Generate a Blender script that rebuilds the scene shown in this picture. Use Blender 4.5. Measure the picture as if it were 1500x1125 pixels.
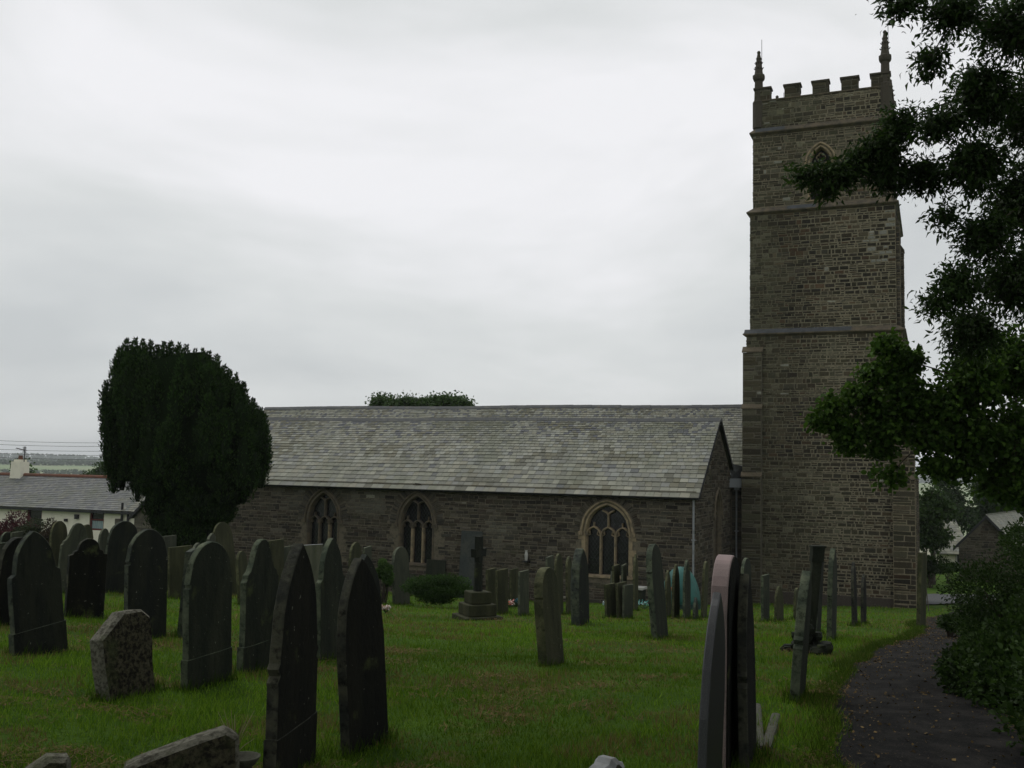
import bpy, math, random
import numpy as np
from mathutils import Vector, Matrix
random.seed(11); RNG = np.random.default_rng(11)
S = bpy.context.scene
for o in list(bpy.data.objects): bpy.data.objects.remove(o)

# ------------------------------------------------------------------ camera
EYE = 1.6
PITCH = math.radians(4.8); ROLL = math.radians(1.2); FPX = 1458.0
fw = Vector((0, math.cos(PITCH), math.sin(PITCH)))
r0 = Vector((1, 0, 0)); u0 = Vector((0, -math.sin(PITCH), math.cos(PITCH)))
cr = r0*math.cos(ROLL) + u0*math.sin(ROLL); cu = -r0*math.sin(ROLL) + u0*math.cos(ROLL)
cam = bpy.data.cameras.new('camera'); camo = bpy.data.objects.new('camera', cam)
S.collection.objects.link(camo)
m = Matrix.Identity(4)
for i in range(3): m[i][0] = cr[i]; m[i][1] = cu[i]; m[i][2] = -fw[i]
m[0][3], m[1][3], m[2][3] = 0, 0, EYE
camo.matrix_world = m
cam.sensor_width = 36; cam.lens = FPX/1500*36; cam.clip_end = 9000; cam.clip_start = .05
S.camera = camo

# ------------------------------------------------------------------ sky, sun, exposure
SUN_EL, SUN_AZ = 58, -35          # weak sun behind the cloud, ahead and to the left
W = bpy.data.worlds.new('World'); S.world = W; W.use_nodes = True
nt = W.node_tree; nt.nodes.clear()
def N(t, nt=nt, **k):
    n = nt.nodes.new(t)
    for a, b in k.items(): setattr(n, a, b)
    return n
out = N('ShaderNodeOutputWorld'); bg = N('ShaderNodeBackground'); bg.inputs[1].default_value = .1
sky = N('ShaderNodeTexSky', sky_type='NISHITA', sun_disc=False, sun_elevation=math.radians(SUN_EL), sun_rotation=math.radians(SUN_AZ))
tc = N('ShaderNodeTexCoord'); mp = N('ShaderNodeMapping'); mp.inputs['Scale'].default_value = (1.0, 1.0, 2.4)
mp.inputs['Location'].default_value = (-1.1413, -1.4909, .93)
n1 = N('ShaderNodeTexNoise'); n1.inputs['Scale'].default_value = 1.5; n1.inputs['Detail'].default_value = 5; n1.inputs['Roughness'].default_value = .53
n1.inputs['Distortion'].default_value = .6
rp = N('ShaderNodeValToRGB'); e = rp.color_ramp.elements
e[0].position = .36; e[0].color = (5.9, 6.15, 6.25, 1); e[1].position = .68; e[1].color = (9.1, 9.1, 9.3, 1)
k = rp.color_ramp.elements.new(.52); k.color = (7.3, 7.5, 7.5, 1)
mx = N('ShaderNodeMix', data_type='RGBA'); mx.inputs[0].default_value = .97
L = nt.links.new
L(tc.outputs['Generated'], mp.inputs[0]); L(mp.outputs[0], n1.inputs[0]); L(n1.outputs[0], rp.inputs[0])
L(sky.outputs[0], mx.inputs[6]); L(rp.outputs[0], mx.inputs[7]); L(mx.outputs[2], bg.inputs[0]); L(bg.outputs[0], out.inputs[0])
sl = bpy.data.lights.new('sun', 'SUN'); sl.energy = .95; sl.angle = math.radians(18); sl.color = (1, .97, .92)
so = bpy.data.objects.new('sun', sl); S.collection.objects.link(so)
sd = Vector((math.sin(math.radians(SUN_AZ))*math.cos(math.radians(SUN_EL)), math.cos(math.radians(SUN_AZ))*math.cos(math.radians(SUN_EL)), math.sin(math.radians(SUN_EL))))
so.rotation_euler = sd.to_track_quat('Z', 'Y').to_euler()
S.view_settings.view_transform = 'Standard'; S.view_settings.look = 'None'; S.view_settings.gamma = 1
S.view_settings.exposure = 0; S.view_settings.use_curve_mapping = False
S.cycles.max_bounces = 6; S.cycles.diffuse_bounces = 3; S.cycles.transparent_max_bounces = 4

# ------------------------------------------------------------------ helpers
def tag(o, label=None, cat=None, group=None, kind=None):
    if label: o['label'] = label
    if cat: o['category'] = cat
    if group: o['group'] = group
    if kind: o['kind'] = kind
    return o
def empty(name, loc, label=None, cat=None, group=None):
    o = bpy.data.objects.new(name, None); S.collection.objects.link(o); o.location = loc; o.empty_display_size = .3
    return tag(o, label, cat, group)
class MB:
    def __init__(s): s.v = []; s.f = []; s.c = []; s.m = []
    def add(s, vs, fs, col=(1, 1, 1), mi=0):
        b = len(s.v); s.v.extend(tuple(p) for p in vs)
        for f in fs: s.f.append(tuple(i+b for i in f)); s.c.append(col); s.m.append(mi)
    def box(s, fn, a0, a1, b0, b1, c0, c1, col=(1, 1, 1), mi=0):
        vs = [fn(x, y, z) for x in (a0, a1) for y in (b0, b1) for z in (c0, c1)]
        s.add(vs, [(0, 1, 3, 2), (4, 6, 7, 5), (0, 4, 5, 1), (2, 3, 7, 6), (0, 2, 6, 4), (1, 5, 7, 3)], col, mi)
    def tube(s, pts, rad, n=8, col=(1, 1, 1), mi=0, cap=True):
        pts = [Vector(p) for p in pts]
        if not isinstance(rad, (list, tuple)): rad = [rad]*len(pts)
        vs = []; ref = Vector((0, 0, 1))
        for i, p in enumerate(pts):
            t = (pts[min(i+1, len(pts)-1)]-pts[max(i-1, 0)]).normalized()
            a = t.cross(ref)
            if a.length < .1: a = t.cross(Vector((1, 0, 0)))
            a.normalize(); b = t.cross(a)
            for k in range(n):
                q = 2*math.pi*k/n; vs.append(p+(a*math.cos(q)+b*math.sin(q))*rad[i])
        fs = [(i*n+k, i*n+(k+1) % n, (i+1)*n+(k+1) % n, (i+1)*n+k) for i in range(len(pts)-1) for k in range(n)]
        if cap: fs += [tuple(range(n))[::-1], tuple(range((len(pts)-1)*n, len(pts)*n))]
        s.add(vs, fs, col, mi)
    def build(s, name, mats, parent=None, loc=None, smooth=False):
        if not isinstance(mats, (list, tuple)): mats = [mats]
        me = bpy.data.meshes.new(name)
        vs = s.v
        if loc is not None: vs = [(p[0]-loc[0], p[1]-loc[1], p[2]-loc[2]) for p in vs]
        me.from_pydata(vs, [], s.f)
        for mm in mats: me.materials.append(mm)
        if len(mats) > 1: me.polygons.foreach_set('material_index', s.m)
        at = me.attributes.new('Col', 'FLOAT_COLOR', 'FACE')
        at.data.foreach_set('color', np.array([(c[0], c[1], c[2], 1) for c in s.c], dtype=np.float32).ravel())
        if smooth: me.polygons.foreach_set('use_smooth', [True]*len(me.polygons))
        me.update()
        o = bpy.data.objects.new(name, me); S.collection.objects.link(o)
        if loc is not None: o.location = loc
        if parent is not None:
            o.parent = parent
            t = Vector(parent.location) if parent.parent is None else Vector((0, 0, 0))
            if loc is None: o.matrix_parent_inverse = Matrix.Translation(-t)
        return o
def fast_mesh(name, V, k, C, mat, parent=None, loc=(0, 0, 0)):
    """V: (n*k,3) verts of n separate k-gons; C: (n,3) colours"""
    n = len(V)//k; me = bpy.data.meshes.new(name)
    me.vertices.add(n*k); me.vertices.foreach_set('co', (V-np.array(loc)).astype(np.float32).ravel())
    me.loops.add(n*k); me.loops.foreach_set('vertex_index', np.arange(n*k, dtype=np.int32))
    me.polygons.add(n); me.polygons.foreach_set('loop_start', np.arange(0, n*k, k, dtype=np.int32))
    me.polygons.foreach_set('loop_total', np.full(n, k, dtype=np.int32))
    me.materials.append(mat)
    at = me.attributes.new('Col', 'FLOAT_COLOR', 'FACE')
    at.data.foreach_set('color', np.concatenate([C, np.ones((n, 1))], 1).astype(np.float32).ravel())
    me.update(calc_edges=True)
    o = bpy.data.objects.new(name, me); S.collection.objects.link(o)
    if parent is not None:
        o.parent = parent
        t = Vector(parent.location) if parent.parent is None else Vector((0, 0, 0))
        o.matrix_parent_inverse = Matrix.Translation(-t)
    o.location = loc
    return o
_g = np.random.default_rng(5).random((256, 256))
def vnoise(x, y):
    x = np.asarray(x, float); y = np.asarray(y, float)
    xi = np.floor(x).astype(int); yi = np.floor(y).astype(int); fx = x-xi; fy = y-yi
    fx = fx*fx*(3-2*fx); fy = fy*fy*(3-2*fy)
    a = _g[xi % 256, yi % 256]; b = _g[(xi+1) % 256, yi % 256]; c = _g[xi % 256, (yi+1) % 256]; d = _g[(xi+1) % 256, (yi+1) % 256]
    return (a*(1-fx)+b*fx)*(1-fy)+(c*(1-fx)+d*fx)*fy
def fbm(x, y, s=1.0):
    return (vnoise(x*s, y*s)+.5*vnoise(x*s*2.1+7, y*s*2.1+3)+.25*vnoise(x*s*4.3+1, y*s*4.3+9))/1.75

# ------------------------------------------------------------------ materials
def mat(name, base=None, rough=.8, attr=False, bump=None, noise=None, spec=.3, transl=0, metal=0, streak=None, objc=True, rnd=False):
    """base colour, optionally times the face colour attribute, with noise = (scale, colour2, lo, hi)"""
    M = bpy.data.materials.new(name); M.use_nodes = True; t = M.node_tree; B = t.nodes['Principled BSDF']; L = t.links.new
    B.inputs['Roughness'].default_value = rough; B.inputs['Specular IOR Level'].default_value = spec; B.inputs['Metallic'].default_value = metal
    tc = N('ShaderNodeTexCoord', t); vec = tc.outputs['Object']
    if rnd:
        oi = N('ShaderNodeObjectInfo', t); ad = N('ShaderNodeVectorMath', t, operation='ADD'); sc = N('ShaderNodeMath', t, operation='MULTIPLY'); sc.inputs[1].default_value = 37
        L(oi.outputs['Random'], sc.inputs[0]); L(vec, ad.inputs[0]); L(sc.outputs[0], ad.inputs[1]); vec = ad.outputs[0]
    c = N('ShaderNodeRGB', t); c.outputs[0].default_value = (*(base or (1, 1, 1)), 1); cur = c.outputs[0]
    if attr:
        a = N('ShaderNodeAttribute', t, attribute_name='Col'); x = N('ShaderNodeMix', t, data_type='RGBA', blend_type='MULTIPLY'); x.inputs[0].default_value = 1
        L(cur, x.inputs[6]); L(a.outputs[0], x.inputs[7]); cur = x.outputs[2]
    for nz in (noise or []):
        s, c2, lo, hi = nz[:4]; v2 = vec
        if len(nz) > 4:
            mpn = N('ShaderNodeMapping', t); mpn.inputs['Scale'].default_value = nz[4]; L(vec, mpn.inputs[0]); v2 = mpn.outputs[0]
        n = N('ShaderNodeTexNoise', t); n.inputs['Scale'].default_value = s; n.inputs['Detail'].default_value = 6; n.inputs['Roughness'].default_value = .62
        L(v2, n.inputs[0]); r = N('ShaderNodeMapRange', t); r.inputs[1].default_value = lo; r.inputs[2].default_value = hi; L(n.outputs[0], r.inputs[0])
        x = N('ShaderNodeMix', t, data_type='RGBA'); L(r.outputs[0], x.inputs[0]); L(cur, x.inputs[6]); x.inputs[7].default_value = (*c2, 1); cur = x.outputs[2]
    L(cur, B.inputs['Base Color'])
    if bump:
        s, d = bump[:2]; n = N('ShaderNodeTexNoise', t); n.inputs['Scale'].default_value = s; n.inputs['Detail'].default_value = 8; n.inputs['Roughness'].default_value = .65
        L(vec, n.inputs[0]); b = N('ShaderNodeBump', t); b.inputs['Distance'].default_value = d; b.inputs['Strength'].default_value = 1; L(n.outputs[0], b.inputs['Height']); L(b.outputs[0], B.inputs['Normal'])
    if transl:
        tr = N('ShaderNodeBsdfTranslucent', t); ms = N('ShaderNodeMixShader', t); ms.inputs[0].default_value = transl
        L(cur, tr.inputs[0]); L(B.outputs[0], ms.inputs[1]); L(tr.outputs[0], ms.inputs[2]); L(ms.outputs[0], t.nodes['Material Output'].inputs[0])
    return M
M = {}
M['ground'] = mat('ground_soil_and_grass', (.042, .086, .011), .95, spec=.05, noise=[(.9, (.062, .120, .014), .45, .65), (2.6, (.095, .070, .028), .56, .68), (30, (.02, .036, .006), .5, .75)], bump=(18, .04))
M['field'] = mat('field_grass', (.16, .23, .11), .95, noise=[(.004, (.22, .26, .14), .45, .55), (.02, (.05, .09, .03), .62, .7)])  # field green paled for the far hills, some haze put into the colour
M['far_trees'] = mat('distant_wood', (.03, .05, .02), .95, noise=[(.05, (.05, .08, .03), .4, .6)])
M['grass'] = mat('grass_blades', (1, 1, 1), .8, attr=True, transl=.25, spec=.06)
M['straw'] = mat('dead_grass', (1, 1, 1), .9, attr=True, spec=.1)
M['path'] = mat('path_asphalt', (.009, .009, .009), .95, noise=[(14, (.020, .019, .016), .5, .7), (3, (.030, .028, .026), .45, .7), (90, (.075, .07, .055), .60, .70), (1.3, (.024, .03, .014), .62, .8)], bump=(150, .006), spec=.08)
M['road'] = mat('road_asphalt', (.055, .058, .06), .8, noise=[(2, (.055, .056, .056), .4, .7), (60, (.10, .1, .1), .6, .75)], bump=(60, .005))
M['stone'] = mat('rubble_stone', (1, 1, 1), .92, attr=True, noise=[(14, (.030, .027, .020), .54, .82), (4.3, (.26, .26, .21), .715, .76), (26, (.20, .195, .15), .63, .72), (70, (.02, .018, .014), .55, .75), (1.1, (.085, .085, .05), .60, .80)], bump=(22, .02), spec=.1)
M['mortar'] = mat('lime_mortar', (1, 1, 1), .95, attr=True, noise=[(9, (.05, .048, .036), .45, .8)], bump=(40, .01), spec=.1)
M['slate'] = mat('roof_slate', (1, 1, 1), .72, attr=True, noise=[(9, (.31, .31, .25), .60, .78), (2.1, (.11, .115, .065), .55, .8), (.5, (.12, .13, .09), .5, .8), (40, (.07, .075, .07), .6, .8)], bump=(16, .008), spec=.35)
M['ridge'] = mat('ridge_tile', (.085, .088, .09), .8, noise=[(3, (.13, .13, .11), .5, .7), (1.2, (.15, .09, .05), .68, .75)], bump=(12, .01))
M['lead'] = mat('lead_sheet', (.085, .09, .096), .8, spec=.08, noise=[(4, (.06, .062, .06), .4, .7)], bump=(6, .01))
M['gutter'] = mat('black_gutter', (.02, .021, .023), .5, noise=[(9, (.05, .05, .05), .55, .8)])
M['pipe'] = mat('grey_downpipe', (.24, .25, .26), .55, noise=[(7, (.12, .12, .11), .5, .8)])
M['ham'] = mat('sandstone_dressing', (.30, .235, .145), .9, noise=[(5, (.15, .125, .085), .42, .66), (16, (.34, .31, .22), .6, .8)], bump=(25, .012))
M['ham_dark'] = mat('weathered_dressing', (.13, .105, .07), .9, noise=[(4, (.07, .062, .048), .4, .62), (14, (.20, .18, .13), .62, .8)], bump=(25, .012))
M['glass'] = mat('leaded_glass', (.008, .009, .010), .22, spec=.6, bump=(5, .01))
M['lattice'] = mat('lead_cames', (.035, .036, .038), .6)
M['louvre'] = mat('belfry_louvre', (.03, .028, .025), .8)
SL = dict(black=((.0065, .007, .006), (.013, .013, .009)), dark=((.012, .014, .012), (.021, .024, .016)), grey=((.038, .043, .031), (.062, .066, .044)),
          olive=((.031, .034, .018), (.055, .055, .029)), pale=((.075, .08, .055), (.12, .12, .085)), mid=((.016, .020, .014), (.030, .034, .022)))
for k_, (a_, b_) in SL.items():
    M['h_'+k_] = mat('headstone_slate_'+k_, a_, 1.0 if k_ == 'black' else .85, rnd=True, spec=.12,
        noise=[(2.2, b_, .42, .64, (2.2, 2.2, .45)), (9, tuple(v*.55 for v in a_), .55, .78, (1.6, 1.6, .35)), (24, (.20, .205, .16), .665, .735), (3.1, (.07, .085, .03), .62, .78)], bump=(26, .010))
for k_, f_ in (('black', 4.2), ('dark', 3.4), ('mid', 3.4), ('grey', 1.7), ('olive', 1.6)):  # edge colours lightened so tops and sides seem to catch the sky
    a_, b_ = SL[k_]; M['e_'+k_] = mat('lit_edge_'+k_, tuple(v*f_ for v in a_), .9, rnd=True, spec=.12, noise=[(6, tuple(v*f_*1.3 for v in b_), .42, .64), (17, tuple(v*.7 for v in a_), .52, .7)], bump=(40, .01))
M['e_polish'] = mat('lit_polished_edge', (.045, .047, .05), .5, spec=.3, noise=[(200, (.07, .07, .07), .5, .6)])  # lighter copy of the black granite, a painted light strip on its edge
M['h_bluish'] = mat('headstone_slate_bluish', (.050, .058, .056), .9, rnd=True, spec=.1, noise=[(2, (.072, .076, .066), .4, .65), (9, (.035, .038, .036), .5, .75)], bump=(26, .01))
M['e_granite'] = mat('lit_granite_top', (.17, .165, .13), .95, rnd=True, spec=.1, noise=[(30, (.07, .066, .05), .45, .6), (5, (.10, .11, .06), .55, .75)], bump=(30, .03))  # granite brightened on tops and sides, skylight put into the colour
M['e_pale'] = mat('lighter_pale_top', (.26, .27, .27), .9, spec=.1, noise=[(12, (.18, .18, .17), .5, .7)])  # pale stones drawn lighter on tops and sides
M['h_granite'] = mat('headstone_rough_granite', (.090, .082, .052), .95, rnd=True, spec=.1, noise=[(35, (.022, .020, .016), .42, .58), (6, (.11, .10, .07), .58, .75), (3, (.06, .075, .03), .55, .75)], bump=(18, .07))
M['h_pink'] = mat('headstone_pink_granite', (.19, .15, .138), .6, rnd=True, noise=[(240, (.11, .075, .075), .5, .6), (2, (.28, .20, .19), .45, .7)], spec=.3)
M['h_polish'] = mat('headstone_black_granite', (.010, .010, .011), .45, rnd=True, noise=[(200, (.022, .022, .024), .55, .65)], spec=.3)
M['bark'] = mat('bark', (.07, .055, .04), .95, noise=[(6, (.035, .03, .022), .4, .6), (3, (.06, .075, .035), .6, .75)], bump=(14, .04))
M['leaf'] = mat('broad_leaf', (1, 1, 1), .65, attr=True, transl=.35, spec=.16)
M['yew'] = mat('yew_needles', (1, 1, 1), .85, attr=True, transl=.12, spec=.04)
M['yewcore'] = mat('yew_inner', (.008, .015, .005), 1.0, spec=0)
M['render'] = mat('cream_render', (.72, .69, .57), .9, noise=[(3, (.60, .57, .48), .5, .8)], bump=(50, .004))
M['redwood'] = mat('maroon_paint', (.10, .022, .02), .5, noise=[(9, (.06, .016, .014), .5, .8)])
M['terra'] = mat('terracotta', (.15, .06, .035), .85, noise=[(2, (.10, .055, .04), .4, .7)], bump=(8, .01))
M['curtain'] = mat('teal_curtain', (.16, .24, .25), .8, noise=[(9, (.35, .4, .4), .45, .6, (6, 6, .2))])
M['hopper'] = mat('grey_painted_metal', (.24, .255, .27), .7, spec=.2)
M['dark'] = mat('dark_metal', (.02, .02, .022), .5)
M['white'] = mat('white_marble', (.38, .38, .35), .6, noise=[(6, (.36, .36, .32), .5, .75)])
M['teal'] = mat('teal_fabric', (.022, .115, .10), .55, noise=[(3, (.015, .07, .062), .45, .7)], spec=.4, bump=(6, .015))
M['tealdark'] = mat('teal_dark_fabric', (.010, .035, .032), .7)
M['orange'] = mat('rust_cloth', (.32, .12, .05), .8, noise=[(8, (.2, .09, .05), .4, .7)])
M['attr'] = mat('petal', (1, 1, 1), .7, attr=True)
M['wood'] = mat('grey_wood', (.11, .10, .08), .9, noise=[(4, (.06, .055, .045), .4, .7, (6, 6, .4))], bump=(20, .01))
M['rust'] = mat('concrete_kerb', (.065, .065, .05), .9, noise=[(6, (.07, .075, .05), .45, .65), (18, (.12, .12, .10), .6, .75)], bump=(20, .02))

# ------------------------------------------------------------------ ground
HY = [-50, 0, 3, 6, 8.5, 10, 12.5, 15, 18, 21, 25, 30, 34, 38, 42, 46, 60, 75, 100, 160, 300, 450, 700, 1000, 1300, 2000, 3000, 5000]
HH = [1.6, 1.62, 1.66, 1.77, 1.88, 2.0, 2.24, 2.48, 2.80, 3.12, 3.60, 4.12, 4.52, 4.95, 5.22, 5.42, 5.72, 6.6, 9, 17, 38, 42, 24, 12, 9, 14, 4, 20]
def gz(X, Y):
    X = np.asarray(X, float); Y = np.asarray(Y, float)
    z = EYE-np.interp(Y, HY, HH)
    z = z+.8*np.where(X < 0, 1-np.exp(-X*X/100), 0)*np.clip(Y/6, 0, 1)
    f = np.clip((Y-120)/200, 0, 1)
    z = z+f*(fbm(X/260+3, Y/260)*26-13)*np.clip((1500-Y)/900, .2, 1)
    z = z+(fbm(X, Y, .55)-.5)*.10*np.clip(Y/5, .2, 1)+(fbm(X+9, Y+4, 2.4)-.5)*.035
    return z
def ray(px, py): return fw+cr*((px-750)/FPX)-cu*((py-562.5)/FPX)
def hit(px, py):
    d = ray(px, py); d = d/d.y; y = 2.0
    while y < 70:
        if EYE+d.z*y < float(gz(d.x*y, y)): break
        y += .05
    return Vector((d.x*y, y, float(gz(d.x*y, y))))
def at(px, py, Y):
    d = ray(px, py); d = d*(Y/d.y); return Vector((d.x, d.y, EYE+d.z))
# one sheet, fine in front of the viewer, reaching the horizon
ang = np.radians(np.concatenate([np.arange(-180, -45, 5.), np.arange(-45, 45, .3), np.arange(45, 181, 5.)]))
rr_ = np.concatenate([[0.05], np.geomspace(.6, 60, 300), np.geomspace(62, 5000, 130)])
AA, RR = np.meshgrid(ang, rr_); GX = np.sin(AA)*RR; GY = np.cos(AA)*RR; GZ = gz(GX, GY)
na, nr = len(ang), len(rr_)
V = np.stack([GX, GY, GZ], -1).reshape(-1, 3)
idx = np.arange(na*nr).reshape(nr, na); F = np.stack([idx[:-1, :-1], idx[:-1, 1:], idx[1:, 1:], idx[1:, :-1]], -1).reshape(-1, 4)
me = bpy.data.meshes.new('ground'); me.from_pydata(V.tolist(), [], F.tolist()); me.materials.append(M['ground']); me.materials.append(M['field'])
far = (np.repeat((rr_[:-1] > 95)[:, None], na-1, 1)).ravel().astype(int); me.polygons.foreach_set('material_index', far)
me.polygons.foreach_set('use_smooth', [True]*len(me.polygons))
go = bpy.data.objects.new('ground', me); S.collection.objects.link(go); tag(go, 'green churchyard lawn falling away towards the church and fields', 'ground', kind='structure')

# path: left and right edges in ground metres
PL = [hit(1226, 1120), hit(1232, 1080), hit(1222, 1040), hit(1240, 992), hit(1264, 968), hit(1302, 946), hit(1350, 930)]
PR = [hit(1530, 1120), hit(1505, 1075), hit(1455, 1030), hit(1425, 992), hit(1412, 968), hit(1410, 950), hit(1418, 936)]
PL = [Vector((PL[0].x-.1, 1.0, 0))]+PL+[Vector((PL[-1].x+1.2, PL[-1].y+3.0, 0)), Vector((PL[-1].x+3.4, PL[-1].y+8.5, 0)), Vector((16.2, 36, 0))]
PR = [Vector((PR[0].x+.1, 1.0, 0))]+PR+[Vector((PR[-1].x+1.3, PR[-1].y+3.0, 0)), Vector((PR[-1].x+3.4, PR[-1].y+8, 0)), Vector((18.4, 36, 0))]
def resamp(P, n):
    P = np.array([(p.x, p.y) for p in P]); d = np.concatenate([[0], np.cumsum(np.linalg.norm(np.diff(P, axis=0), axis=1))]); t = np.linspace(0, d[-1], n)
    return np.stack([np.interp(t, d, P[:, 0]), np.interp(t, d, P[:, 1])], 1)
def smooth(P, k=9):
    Q = P.copy()
    for _ in range(k): Q[1:-1] = (Q[:-2]+2*Q[1:-1]+Q[2:])/4
    return Q
NP = 260
pl = smooth(resamp(PL, NP)); pr = smooth(resamp(PR, NP))
pl[:, 0] += (vnoise(np.arange(NP)*.35, np.zeros(NP))-.5)*.16; pr[:, 0] += (vnoise(np.arange(NP)*.35, np.ones(NP)*7)-.5)*.16
def strip(name, a, b, mt, lift, label, cat, ncol=14):
    t = np.linspace(0, 1, ncol)[None, :, None]; G = a[:, None, :]*(1-t)+b[:, None, :]*t
    z = gz(G[..., 0], G[..., 1])+lift; n = len(a)
    V = np.concatenate([G, z[..., None]], -1).reshape(-1, 3); ix = np.arange(n*ncol).reshape(n, ncol)
    F = np.stack([ix[:-1, :-1], ix[:-1, 1:], ix[1:, 1:], ix[1:, :-1]], -1).reshape(-1, 4)
    me = bpy.data.meshes.new(name); me.from_pydata(V.tolist(), [], F.tolist()); me.materials.append(mt)
    me.polygons.foreach_set('use_smooth', [True]*len(me.polygons))
    o = bpy.data.objects.new(name, me); S.collection.objects.link(o); return tag(o, label, cat, kind='structure')
strip('path', pl, pr, M['path'], .02, 'dark asphalt churchyard path curving round towards the tower', 'path')
def in_path(X, Y, pad=0.0):
    xl = np.interp(Y, pl[:, 1], pl[:, 0]); xr = np.interp(Y, pr[:, 1], pr[:, 0]); return (X > xl-pad) & (X < xr+pad)
ra = resamp([Vector((13, 38.2, 0)), Vector((18, 40.5, 0)), Vector((30, 43.5, 0)), Vector((60, 47, 0))], 90); rb = ra+np.array([.6, 5.4])
rb[:, 1] -= np.clip(16-rb[:, 0], 0, 3)*.6
strip('road', ra, rb, M['road'], .05, 'grey lane passing beyond the tower', 'road')

# ------------------------------------------------------------------ grass (uncountable)
TOMBS = []      # (x, y) of stones: longer tufts there
def leafcol(n, lo, hi): 
    t = RNG.random((n, 1)); return np.array(lo)*(1-t)+np.array(hi)*t
def blades(n, y0, y1, hgt, wid, xs=1.0):
    Y = np.exp(RNG.uniform(math.log(y0), math.log(y1), n)); b = RNG.uniform(-.60, .60, n); X = b*Y
    keep = ~in_path(X, Y, -.04); X = X[keep]; Y = Y[keep]; n = len(X)
    Z = gz(X, Y)-.006; s = (Y/6)**.55; cl = fbm(X, Y, 1.6); cl2 = fbm(X+50, Y, .5)
    H = hgt*(.35+1.2*cl)*RNG.uniform(.5, 1.3, n)*(.8+.4*cl2)*np.where(fbm(X+70, Y+11, 2.3) > .62, 1.55, 1); Wd = wid*s*RNG.uniform(.6, 1.3, n)
    q = RNG.uniform(0, 2*math.pi, n); dx = np.cos(q); dy = np.sin(q); ln = RNG.uniform(0, .9, n)*H; q2 = RNG.uniform(0, 2*math.pi, n)
    B = np.stack([X, Y, Z], 1); W_ = np.stack([dx, dy, 0*dx], 1)*Wd[:, None]/2
    T = B+np.stack([np.cos(q2)*ln, np.sin(q2)*ln, H], 1)
    Vv = np.stack([B-W_, B+W_, T], 1).reshape(-1, 3)
    c = leafcol(n, (.056, .132, .009), (.172, .278, .024)); g = (cl2[:, None]-.5)*.9
    c = c*(1+g*.95)*np.array([1, 1, 1]); dry = (fbm(X+20, Y*1.4+80, 1.4) > .565) & (RNG.random(n) < .55)
    c[dry] = leafcol(int(dry.sum()), (.13, .105, .035), (.21, .17, .065))
    return Vv, c
va, ca = blades(230000, 3.2, 17, .05, .0075); vb, cb = blades(90000, 14, 40, .055, .009)
# ragged margins along the path
n = 26000; t = RNG.integers(0, NP-90, n); side = RNG.random(n) < .5
E2 = np.where(side[:, None], pl[t], pr[t])+np.stack([np.where(side, -1, 1)*np.abs(RNG.normal(0, .10, n))+RNG.normal(0, .03, n), RNG.uniform(-.1, .1, n)], 1)
X, Y = E2[:, 0], E2[:, 1]; H = RNG.uniform(.03, .10, n); q = RNG.uniform(0, 6.28, n); Bp = np.stack([X, Y, gz(X, Y)], 1); Wd = np.stack([np.cos(q), np.sin(q), 0*q], 1)*.004*(Y[:, None]/6)**.5
Tp = Bp+np.stack([np.cos(q*3)*H*.5, np.sin(q*3)*H*.5, H], 1); vc = np.stack([Bp-Wd, Bp+Wd, Tp], 1).reshape(-1, 3); cc = leafcol(n, (.03, .065, .006), (.08, .12, .016))
GRASS = [(va, ca), (vb, cb), (vc, cc)]

# dry clippings in ragged patches
def clippings():
    n = 150000; Y = np.exp(RNG.uniform(math.log(3.5), math.log(26), n)); X = RNG.uniform(-.6, .5, n)*Y
    mk = fbm(X+3, Y*1.5+40, 1.05)+.28*vnoise(X*5, Y*7)+.10*vnoise(X*19, Y*19); k = (mk > .77)&~in_path(X, Y, -.1)&(RNG.random(n) < np.clip((mk-.77)*6, 0, .9)); X = X[k]; Y = Y[k]; n = len(X)
    Z = gz(X, Y)+RNG.uniform(.012, .05, n); q = RNG.uniform(0, 6.28, n); l = RNG.uniform(.012, .04, n); w = .0019*(Y/5)**.8
    D = np.stack([np.cos(q)*l, np.sin(q)*l, RNG.uniform(-.3, .5, n)*l], 1); P_ = np.stack([-np.sin(q)*w, np.cos(q)*w, 0*q], 1); C_ = np.stack([X, Y, Z], 1)
    o = fast_mesh('dry_clippings', np.stack([C_-D-P_, C_-D+P_, C_+D+P_, C_+D-P_], 1).reshape(-1, 3), 4, leafcol(n, (.05, .035, .014), (.15, .10, .04)), M['straw']); tag(o, 'brown dried grass clippings scattered on the lawn', 'clippings', kind='stuff')
clippings()
def path_leaves():
    n = 5500; t = RNG.integers(8, NP-60, n); f = RNG.random(n); f = np.where(RNG.random(n) < .45, f*f*.25-.04, f)
    P_ = pl[t]*(1-f[:, None])+pr[t]*f[:, None]; P_ = P_+RNG.normal(0, .05, P_.shape); X, Y = P_[:, 0], P_[:, 1]; Z = gz(X, Y)+.028
    q = RNG.uniform(0, 6.28, n); l = RNG.uniform(.005, .014, n)+(RNG.random(n) < .12)*RNG.uniform(.0, .022, n); up = RNG.uniform(0, .012, n)
    a = np.stack([np.cos(q)*l, np.sin(q)*l, 0*q], 1); b = np.stack([-np.sin(q)*l*.5, np.cos(q)*l*.5, up], 1); C = np.stack([X, Y, Z], 1)
    Vv = np.stack([C-a, C-b+[0, 0, .004], C+a, C+b], 1).reshape(-1, 3); o = fast_mesh('fallen_leaves', Vv, 4, leafcol(n, (.04, .028, .012), (.19, .13, .055)), M['straw'])
    tag(o, 'yellow brown fallen leaves littering the asphalt path', 'leaves', kind='stuff')
path_leaves()

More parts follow.
